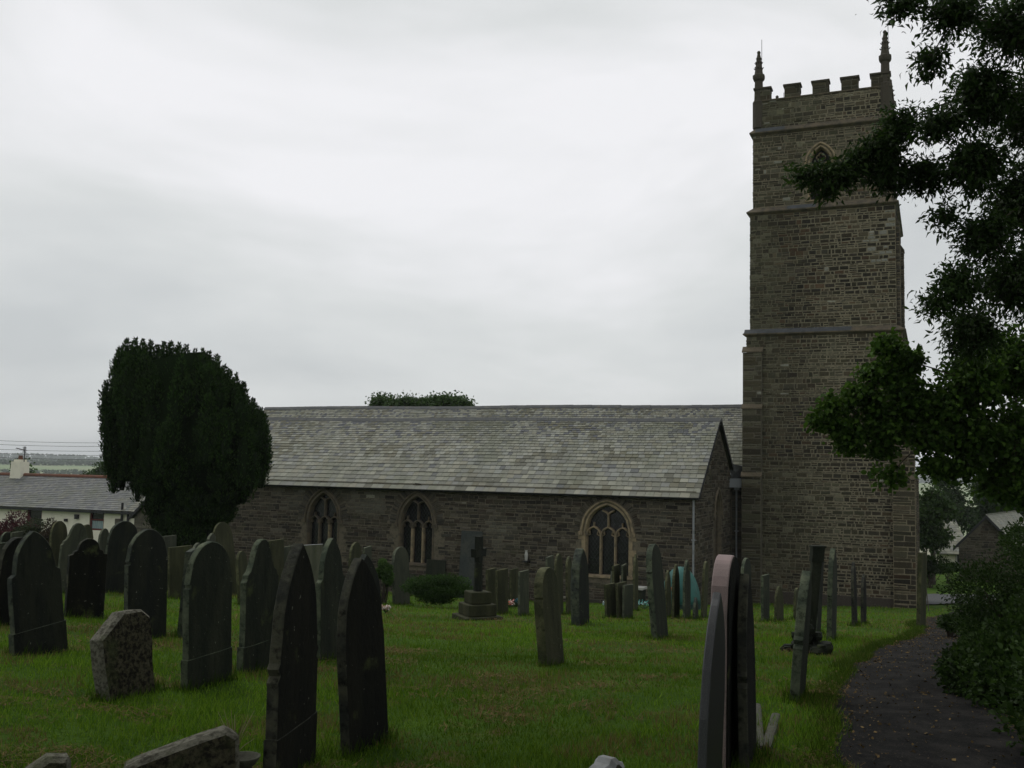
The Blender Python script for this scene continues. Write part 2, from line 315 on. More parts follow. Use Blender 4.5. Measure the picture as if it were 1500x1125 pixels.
# ------------------------------------------------------------------ masonry helpers
def pick(cols, jit=.25):
    c = random.choice(cols); f = 1+random.uniform(-jit, jit); return (c[0]*f, c[1]*f, c[2]*f)
STONE = [(.080, .072, .055), (.062, .058, .048), (.095, .085, .062), (.050, .047, .041), (.088, .082, .068), (.072, .060, .045), (.11, .095, .07)]
def panel(mb, fn, u0, u1, v0, v1, solid=lambda u, v: True, hs=(.07, .19), ws=(.16, .46), colf=None, gap=.011, prot=.015):
    gapf = gap if callable(gap) else (lambda u, g_=gap: g_)
    """coursed rubble: fn(u, v, d) -> world, d outward"""
    v = v0
    while v < v1-.03:
        h = random.uniform(*hs); h = min(h, v1-v); u = u0
        ph = random.uniform(0, 6); am = .012
        while u < u1-.02:
            w = random.uniform(*ws)*(.75+h*2.2); 
            if u+w > u1-.09: w = u1-u
            sub = 2 if (h > .14 and random.random() < .25) else 1
            for k in range(sub):
                gap = gapf(u)*random.uniform(.7, 1.35)
                a0, a1 = u+gap, u+w-gap; hh = h/sub; b0, b1 = v+k*hh+gap, v+(k+1)*hh-gap
                cu_, cv_ = (a0+a1)/2, (b0+b1)/2
                if a1-a0 < .02 or b1-b0 < .015: continue
                cs = [(a0, b0), (a1, b0), (a1, b1), (a0, b1)]
                if not solid(cu_, cv_) or sum(solid(*c) for c in cs) < 4: continue
                wob = math.sin(cu_*1.7+ph)*am; j = min(.012, (b1-b0)*.14); pr_ = prot*random.uniform(.4, 1.3); i = min(.012, (b1-b0)*.2)
                lo = [fn(x+random.uniform(-j, j)*.6, y+wob+random.uniform(-j, j), -.002) for x, y in cs]
                sg = [(1, 1), (-1, 1), (-1, -1), (1, -1)]
                hi = [fn(c[0]+s[0]*i*random.uniform(.5, 1.8), c[1]+wob+s[1]*i*random.uniform(.5, 1.8), pr_*random.uniform(.8, 1.2)) for c, s in zip(cs, sg)]
                mb.add(lo+hi, [(4, 5, 6, 7), (0, 1, 5, 4), (1, 2, 6, 5), (2, 3, 7, 6), (3, 0, 4, 7)], colf(cu_, cv_) if colf else pick(STONE), 0)
            u += w
        v += h
def arch(x, a, r):
    """height above the spring of a two-centred pointed arch"""
    R = (a*a+r*r)/(2*a); x = min(abs(x), a); return math.sqrt(max(0, R*R-(x-(a-R))**2))
def wallface(mb, fn, u0, u1, v0, v1, wins, col, mi=1, back=.35):
    """flat wall with arched openings (uc, a, sill, spring, rise), each with a reveal"""
    cuts = sorted(wins); cur = u0
    for (uc, a, sill, spr, rise) in cuts:
        mb.add([fn(cur, v0, 0), fn(uc-a, v0, 0), fn(uc-a, v1, 0), fn(cur, v1, 0)], [(0, 1, 2, 3)], col, mi)
        mb.add([fn(uc-a, v0, 0), fn(uc+a, v0, 0), fn(uc+a, sill, 0), fn(uc-a, sill, 0)], [(0, 1, 2, 3)], col, mi)
        n = 20
        P_ = [(uc-a+2*a*i/n, spr+arch(-a+2*a*i/n, a, rise)) for i in range(n+1)]
        for p, q in zip(P_, P_[1:]): mb.add([fn(p[0], p[1], 0), fn(q[0], q[1], 0), fn(q[0], v1, 0), fn(p[0], v1, 0)], [(0, 1, 2, 3)], col, mi)
        ring = [(uc-a, sill)]+P_+[(uc+a, sill)]
        for p, q in zip(ring, ring[1:]+ring[:1]): mb.add([fn(p[0], p[1], 0), fn(q[0], q[1], 0), fn(q[0], q[1], -back), fn(p[0], p[1], -back)], [(0, 1, 2, 3)], col, mi)
        cur = uc+a
    mb.add([fn(cur, v0, 0), fn(u1, v0, 0), fn(u1, v1, 0), fn(cur, v1, 0)], [(0, 1, 2, 3)], col, mi)
def solid_with(wins, pad=.08):
    def f(u, v):
        for (uc, a, sill, spr, rise) in wins:
            if abs(u-uc) < a+pad and sill-.12 < v < spr+arch(u-uc, a+pad, rise+pad): return False
        return True
    return f
def bar(mb, fn, pts, w, d0, d1, col=(1, 1, 1), mi=0):
    """moulded bar following a polyline in the wall plane"""
    pts = [Vector(p).to_2d() if len(p) == 3 else Vector(p) for p in pts]; n = len(pts); L_ = []; R_ = []
    for i, p in enumerate(pts):
        t = (pts[min(i+1, n-1)]-pts[max(i-1, 0)]).normalized(); q = Vector((-t.y, t.x))*w/2; L_.append(p+q); R_.append(p-q)
    dm = d1-(d1-d0)*.35
    vs = []
    for i in range(n):
        c = (L_[i]+R_[i])/2
        l2 = c+(L_[i]-c)*.45; r2 = c+(R_[i]-c)*.45
        vs += [fn(L_[i].x, L_[i].y, d0), fn(L_[i].x, L_[i].y, dm), fn(l2.x, l2.y, d1), fn(r2.x, r2.y, d1), fn(R_[i].x, R_[i].y, dm), fn(R_[i].x, R_[i].y, d0)]
    fs = [(6*i+k, 6*i+k+1, 6*i+6+k+1, 6*i+6+k) for i in range(n-1) for k in range(5)]
    fs += [(0, 1, 2, 3, 4, 5), tuple(6*(n-1)+k for k in range(5, -1, -1))]
    mb.add(vs, fs, col, mi)
def archpts(uc, a, base, rise, n=16): return [(uc-a+2*a*i/n, base+arch(-a+2*a*i/n, a, rise)) for i in range(n+1)]
def gothic(parent, name, fn, win, mt, style, hood=True, mull=None, label=None):
    uc, a, sill, spr, rise = win
    f = MB(); ring = [(uc-a+.03, sill)]+archpts(uc, a-.03, spr, rise-.03)+[(uc+a-.03, sill)]
    bar(f, fn, ring, .13, -.30, .025)
    bar(f, fn, [(uc-a-.1, sill-.05), (uc+a+.1, sill-.05)], .13, -.3, .06)
    if hood:
        bar(f, fn, archpts(uc, a+.10, spr-.02, rise+.11), .08, .0, .075)
        for s in (-1, 1): f.box(lambda x, y, z: fn(x, y, z), uc+s*(a+.10)-.07, uc+s*(a+.10)+.07, spr-.12, spr+.01, 0, .085)
    if style == 'ham':       # toothed jamb stones
        z = sill; kk = 0
        while z < spr-.1:
            h = random.uniform(.18, .3); ww = .20 if kk % 2 else .07
            for s in (-1, 1): f.box(fn, min(uc+s*(a-.02), uc+s*(a+ww)), max(uc+s*(a-.02), uc+s*(a+ww)), z+.004, min(z+h-.006, spr-.13), -.05, .016+random.uniform(0, .008))
            z += h; kk += 1
    w = f.build(name, M[mt], parent)
    if label: w['label'] = label
    t = MB(); b = a-.06
    if style == 'belfry':
        bar(t, fn, [(uc, sill), (uc, spr-.1)], .09, -.22, -.08)
        for s in (-1, 1): bar(t, fn, archpts(uc+s*b/2, b/2, spr-.22, .34, 10), .07, -.22, -.08)
        for k in range(4):
            q = k*math.pi/2; bar(t, fn, [(uc+math.cos(q)*.09+.085*math.cos(q+u), spr+.34+math.sin(q)*.09+.085*math.sin(q+u)) for u in np.linspace(-2, 2, 8)], .035, -.22, -.09)
        t.build('tracery', M[mt], w); g = MB(); z = sill
        while z < spr+.1: g.add([fn(uc-b, z, -.34), fn(uc+b, z, -.34), fn(uc+b, z+.11, -.24), fn(uc-b, z+.11, -.24)], [(0, 1, 2, 3)]); z += .1
        g.add([fn(uc-b-.03, sill, -.36), fn(uc+b+.03, sill, -.36), fn(uc+b+.03, spr+rise, -.36), fn(uc-b-.03, spr+rise, -.36)], [(0, 1, 2, 3)]); g.build('louvre', M['louvre'], w); return w
    nl = 3 if a > .7 else 2; lw = 2*b/nl; base = spr-.16
    for i in range(1, nl): bar(t, fn, [(uc-b+i*lw, sill), (uc-b+i*lw, base+.1)], .085, -.24, -.08)
    for i in range(nl):
        c = uc-b+(i+.5)*lw; bar(t, fn, archpts(c, lw/2, base, lw*.62, 12), .07, -.24, -.09)
        for s in (-1, 1): bar(t, fn, [(c+s*lw*.42, base+.02), (c+s*lw*.25, base+lw*.12), (c+s*lw*.3, base+lw*.34)], .035, -.22, -.11)
    top = base+lw*.62
    if nl == 3:
        ap = spr+rise-.1
        bar(t, fn, [(uc, top), (uc, ap-.32), (uc-.05, ap-.24), (uc-.22, ap-.16)], .07, -.24, -.09)
        bar(t, fn, [(uc, ap-.32), (uc+.05, ap-.24), (uc+.22, ap-.16)], .068, -.238, -.092)
        for s in (-1, 1): bar(t, fn, [(uc+s*lw*.98, top), (uc+s*lw*.98, top+.17)], .05, -.23, -.10)
    t.build('tracery', M[mt], w)
    g = MB(); P_ = archpts(uc, a-.04, spr, rise-.04, 16)
    for p, q in zip(P_, P_[1:]): g.add([fn(p[0], sill, -.26), fn(q[0], sill, -.26), fn(q[0], q[1], -.26), fn(p[0], p[1], -.26)], [(0, 1, 2, 3)])
    g.build('pane', M['glass'], w)
    # diamond leading
    lc = MB(); st = .13
    def inside(u, v): return abs(u-uc) < a-.08 and sill < v < spr+arch(u-uc, a-.08, rise-.08)
    for s in (-1, 1):
        k = -30
        while k < 50:
            seg = []
            for i in range(70):
                v = sill+i*.05; u = uc+s*(v-sill)*.7+k*st-1.2*s
                if inside(u, v): seg.append((u, v))
                else:
                    if len(seg) > 1: lc.add([fn(seg[0][0]-.004, seg[0][1], -.255), fn(seg[0][0]+.004, seg[0][1], -.255), fn(seg[-1][0]+.004, seg[-1][1], -.255), fn(seg[-1][0]-.004, seg[-1][1], -.255)], [(0, 1, 2, 3)])
                    seg = []
            k += 1
    lc.build('leading', M['lattice'], w)
    return w
def voussoirs(mb, fn, win, a_off=.14, ln=.30, col=STONE):
    uc, a, sill, spr, rise = win; a2 = a+a_off; r2 = rise+a_off; P_ = archpts(uc, a2, spr, r2, 40); d = [0]
    for p, q in zip(P_, P_[1:]): d.append(d[-1]+math.dist(p, q))
    t = .0
    while t < d[-1]-.03:
        w = random.uniform(.045, .085)
        def pt(tt, off):
            i = max(0, min(len(d)-2, int(np.searchsorted(d, tt))-1)); f = (tt-d[i])/(d[i+1]-d[i]); p = P_[i]; q = P_[i+1]
            tx, ty = q[0]-p[0], q[1]-p[1]; l = math.hypot(tx, ty); return (p[0]+tx*f-ty/l*off, p[1]+ty*f+tx/l*off)
        l2 = ln*random.uniform(.8, 1.05); cs = [pt(t+.008, .0), pt(t+w-.008, .0), pt(t+w-.006, l2), pt(t+.006, l2)]
        mb.add([fn(c[0], c[1], 0) for c in cs]+[fn(c[0], c[1], .022) for c in cs], [(4, 5, 6, 7), (0, 1, 5, 4), (1, 2, 6, 5), (2, 3, 7, 6), (3, 0, 4, 7)], pick(col), 0)
        t += w
SLC = [(.195, .198, .155), (.212, .214, .170), (.178, .181, .148), (.23, .228, .18), (.196, .19, .145), (.182, .186, .168), (.16, .162, .135)]
def slates(mb, fn, u0, u1, L_, e0=.27, e1=.10, wr=(.75, 1.3), cols=SLC, thick=.012, colf=None, uclip=None):
    """fn(u, v, d): u along the eave, v up the slope, d off the roof; diminishing courses"""
    v = 0
    while v < L_-.01:
        f = v/L_; e = (e0*(1-f)+e1*f)*random.uniform(.94, 1.06); e = min(e, L_-v); ua, ub = (uclip(v+e/2) if uclip else (u0, u1)); u = ua
        while u < ub-.01:
            w = e0*random.uniform(*wr)*(1-.52*f); 
            if u+w > ub-.08: w = ub-u
            g = .0055; t = thick*random.uniform(.8, 1.7); dv = random.uniform(-.006, .006)
            sk = random.uniform(-.004, .004); b = .0
            vs = [fn(u+g, v+dv+sk, t+.014), fn(u+w-g, v+dv-sk, t+.014), fn(u+w-g, v+e+.03, t*.3+.002), fn(u+g, v+e+.03, t*.3+.002), fn(u+g, v+dv+sk, b), fn(u+w-g, v+dv-sk, b)]
            c = colf(u, v) if colf else pick(cols, .22)
            mb.add(vs, [(0, 1, 2, 3), (4, 5, 1, 0), (0, 3, 4), (1, 5, 2)], c, 0)
            u += w
        v += e

# ------------------------------------------------------------------ the church
AZ = math.radians(-67); CA = Vector((math.sin(AZ), math.cos(AZ), 0)); CN = Vector((-CA.y*-1, 0, 0))
CN = Vector((math.sin(AZ+math.pi/2), math.cos(AZ+math.pi/2), 0)); P0 = Vector((6.339, 34.0, 0))
def C(s, w, z): return P0+CA*s+CN*w+Vector((0, 0, z))
church = empty('church', C(0, 0, -3), 'old stone parish church with slate roofed aisle and tall battlemented tower', 'church')
BASE = -4.2; EAV = .80; AW = 6.17; RZ = 3.52; VZ = 1.62; AL = 23.0; NR = 4.42
def lich(base_cols, s, z, amt=.35):
    c = pick(base_cols); n = float(fbm(s*.8+30, z*.8+11)); 
    if n > .60: k = min(1, (n-.60)*5)*amt; c = tuple(c[i]*(1-k)+(.17, .17, .135)[i]*k for i in range(3))
    if random.random() < .0025: c = (.26, .25, .20)
    return c
# aisle front wall
aw = MB(); front = lambda u, v, d: C(u, -d, v)
W3 = (3.15, .86, -2.10, -.60, 1.02); W2 = (10.72, .76, -2.10, -.62, 1.14); W1 = (14.92, .76, -2.10, -.62, 1.14)
wins = [W3, W2, W1]
wallface(aw, front, 0, AL, BASE, EAV+.12, wins, (.15, .13, .095))
WS = [(.066, .057, .044), (.050, .045, .037), (.088, .078, .060), (.038, .035, .030), (.074, .066, .048), (.056, .045, .035), (.105, .095, .075)]
panel(aw, front, .0, AL, BASE+.6, EAV+.1, solid_with(wins, .16), hs=(.055, .16), ws=(.15, .42), colf=lambda u, v: lich(WS, u, v, .5), gap=.008, prot=.014)
for w_ in (W2, W1): voussoirs(aw, front, w_, .15, .28)
voussoirs(aw, front, W3, .18, .22, WS)
# blocked doorway arch low in the wall
for p_ in [(7.1, .62, -3.0, -2.25, .55)]:
    voussoirs(aw, front, p_, .02, .16, [(.12, .105, .08), (.09, .08, .06)])
aw.box(C, 0.0, AL, .36, .5, BASE, EAV-.02, (.1, .1, .1), 1)
# end wall (west gable, facing the tower side)
end = lambda u, v, d: C(-d, u, v)
WG = (3.62, .62, -2.15, -.05, .95)
def gtop(u): return VZ+(RZ-VZ)*(AW-u)/(AW-APX) if u > APX else EAV+(RZ-EAV)*u/APX
APX = 3.55
def gsolid(u, v): return v < gtop(u)-.06 and solid_with([WG], .12)(u, v)
n = 30; us = sorted(set([AW*i/n for i in range(n+1)]+[WG[0]-WG[1], WG[0]+WG[1], APX]))
for a_, b_ in zip(us, us[1:]):
    mdl = (a_+b_)/2
    if abs(mdl-WG[0]) < WG[1]:
        aw.add([end(a_, BASE, 0), end(b_, BASE, 0), end(b_, WG[2], 0), end(a_, WG[2], 0)], [(0, 1, 2, 3)], (.12, .105, .08), 1)
        aw.add([end(a_, WG[3]+arch(a_-WG[0], WG[1], WG[4]), 0), end(b_, WG[3]+arch(b_-WG[0], WG[1], WG[4]), 0), end(b_, gtop(b_)-.02, 0), end(a_, gtop(a_)-.02, 0)], [(0, 1, 2, 3)], (.12, .105, .08), 1)
    else: aw.add([end(a_, BASE, 0), end(b_, BASE, 0), end(b_, gtop(b_)-.02, 0), end(a_, gtop(a_)-.02, 0)], [(0, 1, 2, 3)], (.12, .105, .08), 1)
panel(aw, end, .0, AW, BASE+.6, RZ, gsolid, colf=lambda u, v: pick(WS), gap=.008)
voussoirs(aw, end, WG, .1, .25)
# far (east) gable
for a_, b_ in zip(us, us[1:]): aw.add([C(AL, a_, BASE), C(AL, b_, BASE), C(AL, b_, gtop(b_)-.02), C(AL, a_, gtop(a_)-.02)], [(0, 1, 2, 3)], (.1, .09, .07), 1)
panel(aw, lambda u, v, d: C(AL+d, u, v), .0, AW, BASE+.6, RZ, lambda u, v: v < gtop(u)-.06, colf=lambda u, v: pick(WS), gap=.008)
awo = aw.build('aisle_wall', [M['stone'], M['mortar']], church)
gothic(church, 'window', front, W3, 'ham', 'ham', True, label='three light window with clean pale sandstone tracery')
gothic(church, 'window', front, W2, 'ham_dark', 'old', True, label='weathered three light window with two pale replaced mullions')
gothic(church, 'window', front, W1, 'ham_dark', 'old', True, label='weathered three light window nearest the yew')
gothic(church, 'window', end, WG, 'ham_dark', 'old', True, label='narrow pointed window in the end gable')
# pale repaired mullions on the middle windows
for u_, z0_, z1_ in ((W2[0]-W2[1]*.305, -2.1, -.75), (W1[0]-W1[1]*.305, -1.7, -.8), (W2[0]+W2[1]*.305, -2.1, -.8)):
    mm_ = MB(); bar(mm_, front, [(u_, z0_), (u_, z1_)], .10, -.245, -.070); mm_.build('repaired_mullion', M['ham'], church)
# two roof slopes of the aisle
def slope(w0, z0, w1, z1, over=.22):
    L_ = math.hypot(w1-w0, z1-z0); dw, dz = (w1-w0)/L_, (z1-z0)/L_; nw, nz = (-dz, dw) if w1 > w0 else (dz, -dw)
    if nz < 0: nw, nz = -nw, -nz
    return (lambda u, v, d: C(u, w0+dw*(v-over)+nw*(d+.05), z0+dz*(v-over)+nz*(d+.05)-.02*math.sin(u*.55)*(v/L_)), L_+over)
sf, sL = slope(-.02, EAV-.02, APX, RZ)
def scol(u, v):
    n = float(fbm(u*.9, v*.9)); c = pick(SLC, .17)
    if random.random() < (.22 if v > 1.3 else .06): c = random.choice([(.25, .255, .215), (.22, .23, .205), (.095, .10, .10), (.24, .24, .20)])
    if n > .6 and random.random() < .6: c = random.choice([(.13, .125, .085), (.10, .10, .075)])
    if v > sL*.72 and random.random() < .18: c = (.085, .09, .10)
    return c
ro = MB()
ro.add([sf(-.12, 0, -.03), sf(AL+.1, 0, -.03), sf(AL+.1, sL, -.03), sf(-.12, sL, -.03)], [(0, 1, 2, 3)], (.05, .05, .05))
slates(ro, sf, -.14, AL+.12, sL, .29, .105, colf=scol)
sb, sbL = slope(AW, VZ, APX, RZ, 0)
ro.add([sb(-.12, 0, -.03), sb(AL+.1, 0, -.03), sb(AL+.1, sbL, -.03), sb(-.12, sbL, -.03)], [(0, 1, 2, 3)], (.05, .05, .05))
slates(ro, sb, -.12, AL+.1, sbL, .2, .12, colf=scol)
ro.build('aisle_roof', M['slate'], church)
rg = MB()
def ridge(mb, w, z, u0, u1, step=.46):
    u = u0
    while u < u1:
        e_ = min(u+step-.008, u1); j = random.uniform(-.006, .006)-.02*math.sin(u*.55)
        P_ = [(-.17, -.13), (-.05, .0), (.05, .0), (.17, -.13), (.17, -.16), (-.17, -.16)]
        vs = [C(x, w+p, z+q+j+.10) for x in (u, e_) for p, q in P_]
        mb.add(vs, [(i, (i+1) % 6, 6+(i+1) % 6, 6+i) for i in range(6)]+[(5, 4, 3, 2, 1, 0), (6, 7, 8, 9, 10, 11)], (1, 1, 1)); u += step
ridge(rg, APX, RZ, -.16, AL+.14); rg.build('ridge_tiles', M['ridge'], church)
rg = MB(); ridge(rg, AW+3.3, NR, -.45, AL+2); rg.build('ridge_tiles', M['ridge'], church)
vb_ = MB()   # verge boards on the near gable
for (a_, b_) in ((sf, sL), (sb, sbL)): vb_.add([a_(-.145, 0, .045), a_(-.145, b_, .045), a_(-.145, b_, -.09), a_(-.145, 0, -.09), a_(-.10, 0, .005), a_(-.10, b_, .005), a_(-.10, b_, -.09), a_(-.10, 0, -.09)], [(0, 1, 2, 3), (0, 4, 5, 1), (3, 2, 6, 7), (4, 7, 6, 5)])
vb_.build('verge_board', M['gutter'], church)
# nave behind: wall, roof
nv = MB(); nfront = lambda u, v, d: C(u, AW+.25-d, v)
nv.box(C, -.55, AL+1.9, AW+.25, AW+6.35, BASE, VZ-.15, (.12, .105, .08), 1)
panel(nv, lambda u, v, d: C(-u, AW+.25-d, v), -.0, .53, BASE+.6, VZ-.2, gap=.008)
e1_ = lambda sx: [C(sx, AW+.3, VZ-.16), C(sx, AW+6.3, VZ-.16), C(sx, AW+3.3, NR-.08)]
nv.add(e1_(-.52), [(0, 1, 2)], (.1, .09, .07), 1); nv.add(e1_(AL+1.88), [(0, 1, 2)], (.1, .09, .07), 1)
nv.build('nave_wall', [M['stone'], M['mortar']], church)
nr_ = MB(); nf, nL = slope(AW+.25, VZ, AW+3.3, NR, .1); nb, nbL = slope(AW+6.4, VZ, AW+3.3, NR, .1)
for fn_, ll in ((nf, nL), (nb, nbL)):
    nr_.add([fn_(-.5, 0, -.03), fn_(AL+2, 0, -.03), fn_(AL+2, ll, -.03), fn_(-.5, ll, -.03)], [(0, 1, 2, 3)], (.05, .05, .05)); slates(nr_, fn_, -.5, AL+2, ll, .24, .11, colf=scol)
nr_.build('nave_roof', M['slate'], church)
# rainwater goods
gt = MB(); n = 8
for u_ in range(int(AL/1.0)):
    pass
prof = [(-.10-.075*math.cos(q), EAV-.085-.075*math.sin(q)) for q in np.linspace(0, math.pi, 9)]
vs = [C(x, w-.12, z) for x in (-.13, AL+.1) for w, z in prof]; gt.add(vs, [(i, i+1, 9+i+1, 9+i) for i in range(8)]+[tuple(range(9)), tuple(range(17, 8, -1))])
gt.box(C, -.1, AL, -.05, .03, EAV-.13, EAV+.03)
x = .5
while x < AL: gt.box(C, x, x+.03, -.26, -.03, EAV-.175, EAV-.16); x += .9
gt.build('gutter', M['gutter'], church)
def downpipe(u, w, z0, z1):
    d = MB(); d.tube([C(u, w, z0), C(u, w, z1)], .036, 10); z = z0+.8
    while z < z1: d.tube([C(u, w, z-.05), C(u, w, z+.02)], .052, 10); d.box(C, u-.09, u+.09, w+.02, w+.06, z-.03, z+.0); z += 1.8
    return d.build('downpipe', M['pipe'], church, smooth=False)
downpipe(.07, -.10, -3.3, EAV-.13)
downpipe(-.22, AW+.10, -3.3, 1.0)
hp = MB(); hp.box(C, -.62, .10, AW-.20, AW+.2, 1.0, 1.34); hp.box(C, -.60, .08, AW-.12, AW+.18, 1.345, 1.36); hp.box(C, -.36, -.16, AW-.06, AW+.16, .9, .998)
hp.build('hopper_head', M['hopper'], church)
fl = MB(); fl.add([C(-.02, AW-.2, 1.95), C(-.45, AW+.2, 1.85), C(-.45, AW+.22, 1.36), C(-.05, AW-.1, 1.36), C(-.2, AW-.1, 1.6)], [(0, 1, 4), (1, 2, 4), (2, 3, 4), (3, 0, 4)]); fl.build('lead_flashing', M['lead'], church)

# tower: stages (s0, s1, w0, w1, z0, z1)
TW = AW+.02
ST = [(-.62, -6.42, TW, TW+6.0, BASE, 7.05), (-.74, -6.22, TW+.10, TW+5.9, 7.05, 12.0), (-.84, -6.08, TW+.19, TW+5.8, 12.0, 15.30), (-.90, -6.06, TW+.24, TW+5.75, 15.30, 16.68)]
BW = (-3.48, .50, 12.42, 13.80, .80)
tw = MB()
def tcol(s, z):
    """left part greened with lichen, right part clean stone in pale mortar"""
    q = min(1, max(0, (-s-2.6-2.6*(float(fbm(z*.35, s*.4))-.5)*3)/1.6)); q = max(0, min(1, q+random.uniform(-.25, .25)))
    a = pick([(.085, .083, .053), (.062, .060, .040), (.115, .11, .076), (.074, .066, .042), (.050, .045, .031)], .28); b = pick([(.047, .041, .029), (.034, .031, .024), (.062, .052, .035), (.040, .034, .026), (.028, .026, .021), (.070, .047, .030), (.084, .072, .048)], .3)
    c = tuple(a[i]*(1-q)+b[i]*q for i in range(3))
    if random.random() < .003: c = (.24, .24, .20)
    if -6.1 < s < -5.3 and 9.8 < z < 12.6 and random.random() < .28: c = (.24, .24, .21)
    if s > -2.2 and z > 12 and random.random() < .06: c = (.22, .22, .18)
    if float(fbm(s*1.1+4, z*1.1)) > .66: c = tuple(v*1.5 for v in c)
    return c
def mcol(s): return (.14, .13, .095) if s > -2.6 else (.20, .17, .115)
for k_, (s0, s1, w0, w1, z0, z1) in enumerate(ST):
    hole = [(-BW[0], BW[1], BW[2], BW[3], BW[4])] if k_ == 2 else []
    ff = lambda u, v, d, w0=w0: C(-u, w0-d, v)
    # mortar core: front (left part lichened, right part pale), other sides
    if hole: wallface(tw, ff, -s0, -s1, z0, z1, hole, (.19, .165, .115))
    else:
        nn = 12
        for i in range(nn):
            a_ = -s0+(s0-s1)*i/nn; b_ = -s0+(s0-s1)*(i+1)/nn; t_ = min(1, max(0, ((a_+b_)/2-2.0)/1.8)); cc_ = tuple((.14, .13, .088)[j]*(1-t_)+(.225, .20, .14)[j]*t_ for j in range(3))
            tw.add([ff(a_, z0, 0), ff(b_, z0, 0), ff(b_, z1, 0), ff(a_, z1, 0)], [(0, 1, 2, 3)], cc_, 1)
    tw.add([C(s0, w0, z0), C(s0, w1, z0), C(s0, w1, z1), C(s0, w0, z1), C(s1, w0, z0), C(s1, w1, z0), C(s1, w1, z1), C(s1, w0, z1)], [(0, 1, 2, 3), (4, 7, 6, 5), (1, 5, 6, 2), (3, 2, 6, 7)], (.22, .19, .13), 1)
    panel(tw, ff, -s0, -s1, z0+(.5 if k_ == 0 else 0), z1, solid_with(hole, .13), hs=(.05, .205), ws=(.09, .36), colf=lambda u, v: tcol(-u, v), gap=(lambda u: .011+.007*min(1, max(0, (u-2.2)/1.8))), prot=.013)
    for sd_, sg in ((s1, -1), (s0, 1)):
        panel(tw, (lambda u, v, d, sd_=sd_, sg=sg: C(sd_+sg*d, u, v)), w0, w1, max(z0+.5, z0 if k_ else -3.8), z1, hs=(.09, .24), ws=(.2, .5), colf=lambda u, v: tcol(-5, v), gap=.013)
tower = tw.build('tower', [M['stone'], M['mortar']], church)
def buttress(s0, s1, proj, z1, steps, side=None):
    """front-face buttress with sloped offsets"""
    b = MB(); zb = BASE; pj = proj+.12*len(steps)
    for zt in steps+[z1]:
        for (fx, a0, a1) in ((lambda u, v, d: C(-u, TW-pj-d, v), -s0, -s1),): 
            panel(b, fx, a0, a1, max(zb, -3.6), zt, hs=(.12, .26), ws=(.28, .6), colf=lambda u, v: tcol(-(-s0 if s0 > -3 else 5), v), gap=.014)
        b.box(C, s1, s0, TW-pj, TW+.3, zb, zt, (.13, .12, .09) if s0 > -3 else (.22, .19, .13), 1)
        nx = pj-.12 if zt != z1 else -.02
        b.add([C(s0+.03, TW-pj-.05, zt), C(s1-.03, TW-pj-.05, zt), C(s1-.03, TW-pj-.05, zt+.05), C(s0+.03, TW-pj-.05, zt+.05), C(s1-.03, TW-nx, zt+.05+(pj-nx)*1.3), C(s0+.03, TW-nx, zt+.05+(pj-nx)*1.3), C(s1-.03, TW-nx, zt), C(s0+.03, TW-nx, zt)], [(0, 1, 2, 3), (3, 2, 4, 5), (0, 3, 5, 7), (1, 6, 4, 2)], (.12, .10, .07), 0)
        zb = zt; pj -= .12
    return b.build('buttress', [M['stone'], M['mortar']], tower)
buttress(-.50, -1.24, .14, 6.35, [1.42, 4.1])
buttress(-6.02, -6.80, .16, 3.0, [1.45])
def side_buttress(w0, w1):
    b = MB()
    for (z0, z1, ex) in ((BASE, 1.45, .42), (1.45, 6.3, .30), (7.1, 11.2, .15)):
        s1 = -6.42 if z0 < 7 else -6.22
        b.box(C, s1-ex, s1+.1, w0, w1, z0, z1, (.2, .17, .12), 1)
        panel(b, lambda u, v, d: C(-u, w0-d, v), -s1, -s1+ex, max(z0, -3.6), z1, ws=(.2, .4), gap=.012); panel(b, lambda u, v, d: C(s1-ex-d, u, v), w0, w1, max(z0, -3.6), z1, gap=.012)
        b.add([C(s1-ex-.04, w0-.03, z1), C(s1-ex-.04, w1+.03, z1), C(s1+.02, w1+.03, z1+ex*2.2), C(s1+.02, w0-.03, z1+ex*2.2), C(s1+.02, w0-.03, z1), C(s1+.02, w1+.03, z1)], [(0, 1, 2, 3), (0, 3, 4), (1, 5, 2), (0, 4, 5, 1)], (.10, .09, .07), 0)
    b.build('buttress', [M['stone'], M['mortar']], tower)
side_buttress(TW+.25, TW+1.0); side_buttress(TW+5.0, TW+5.75)
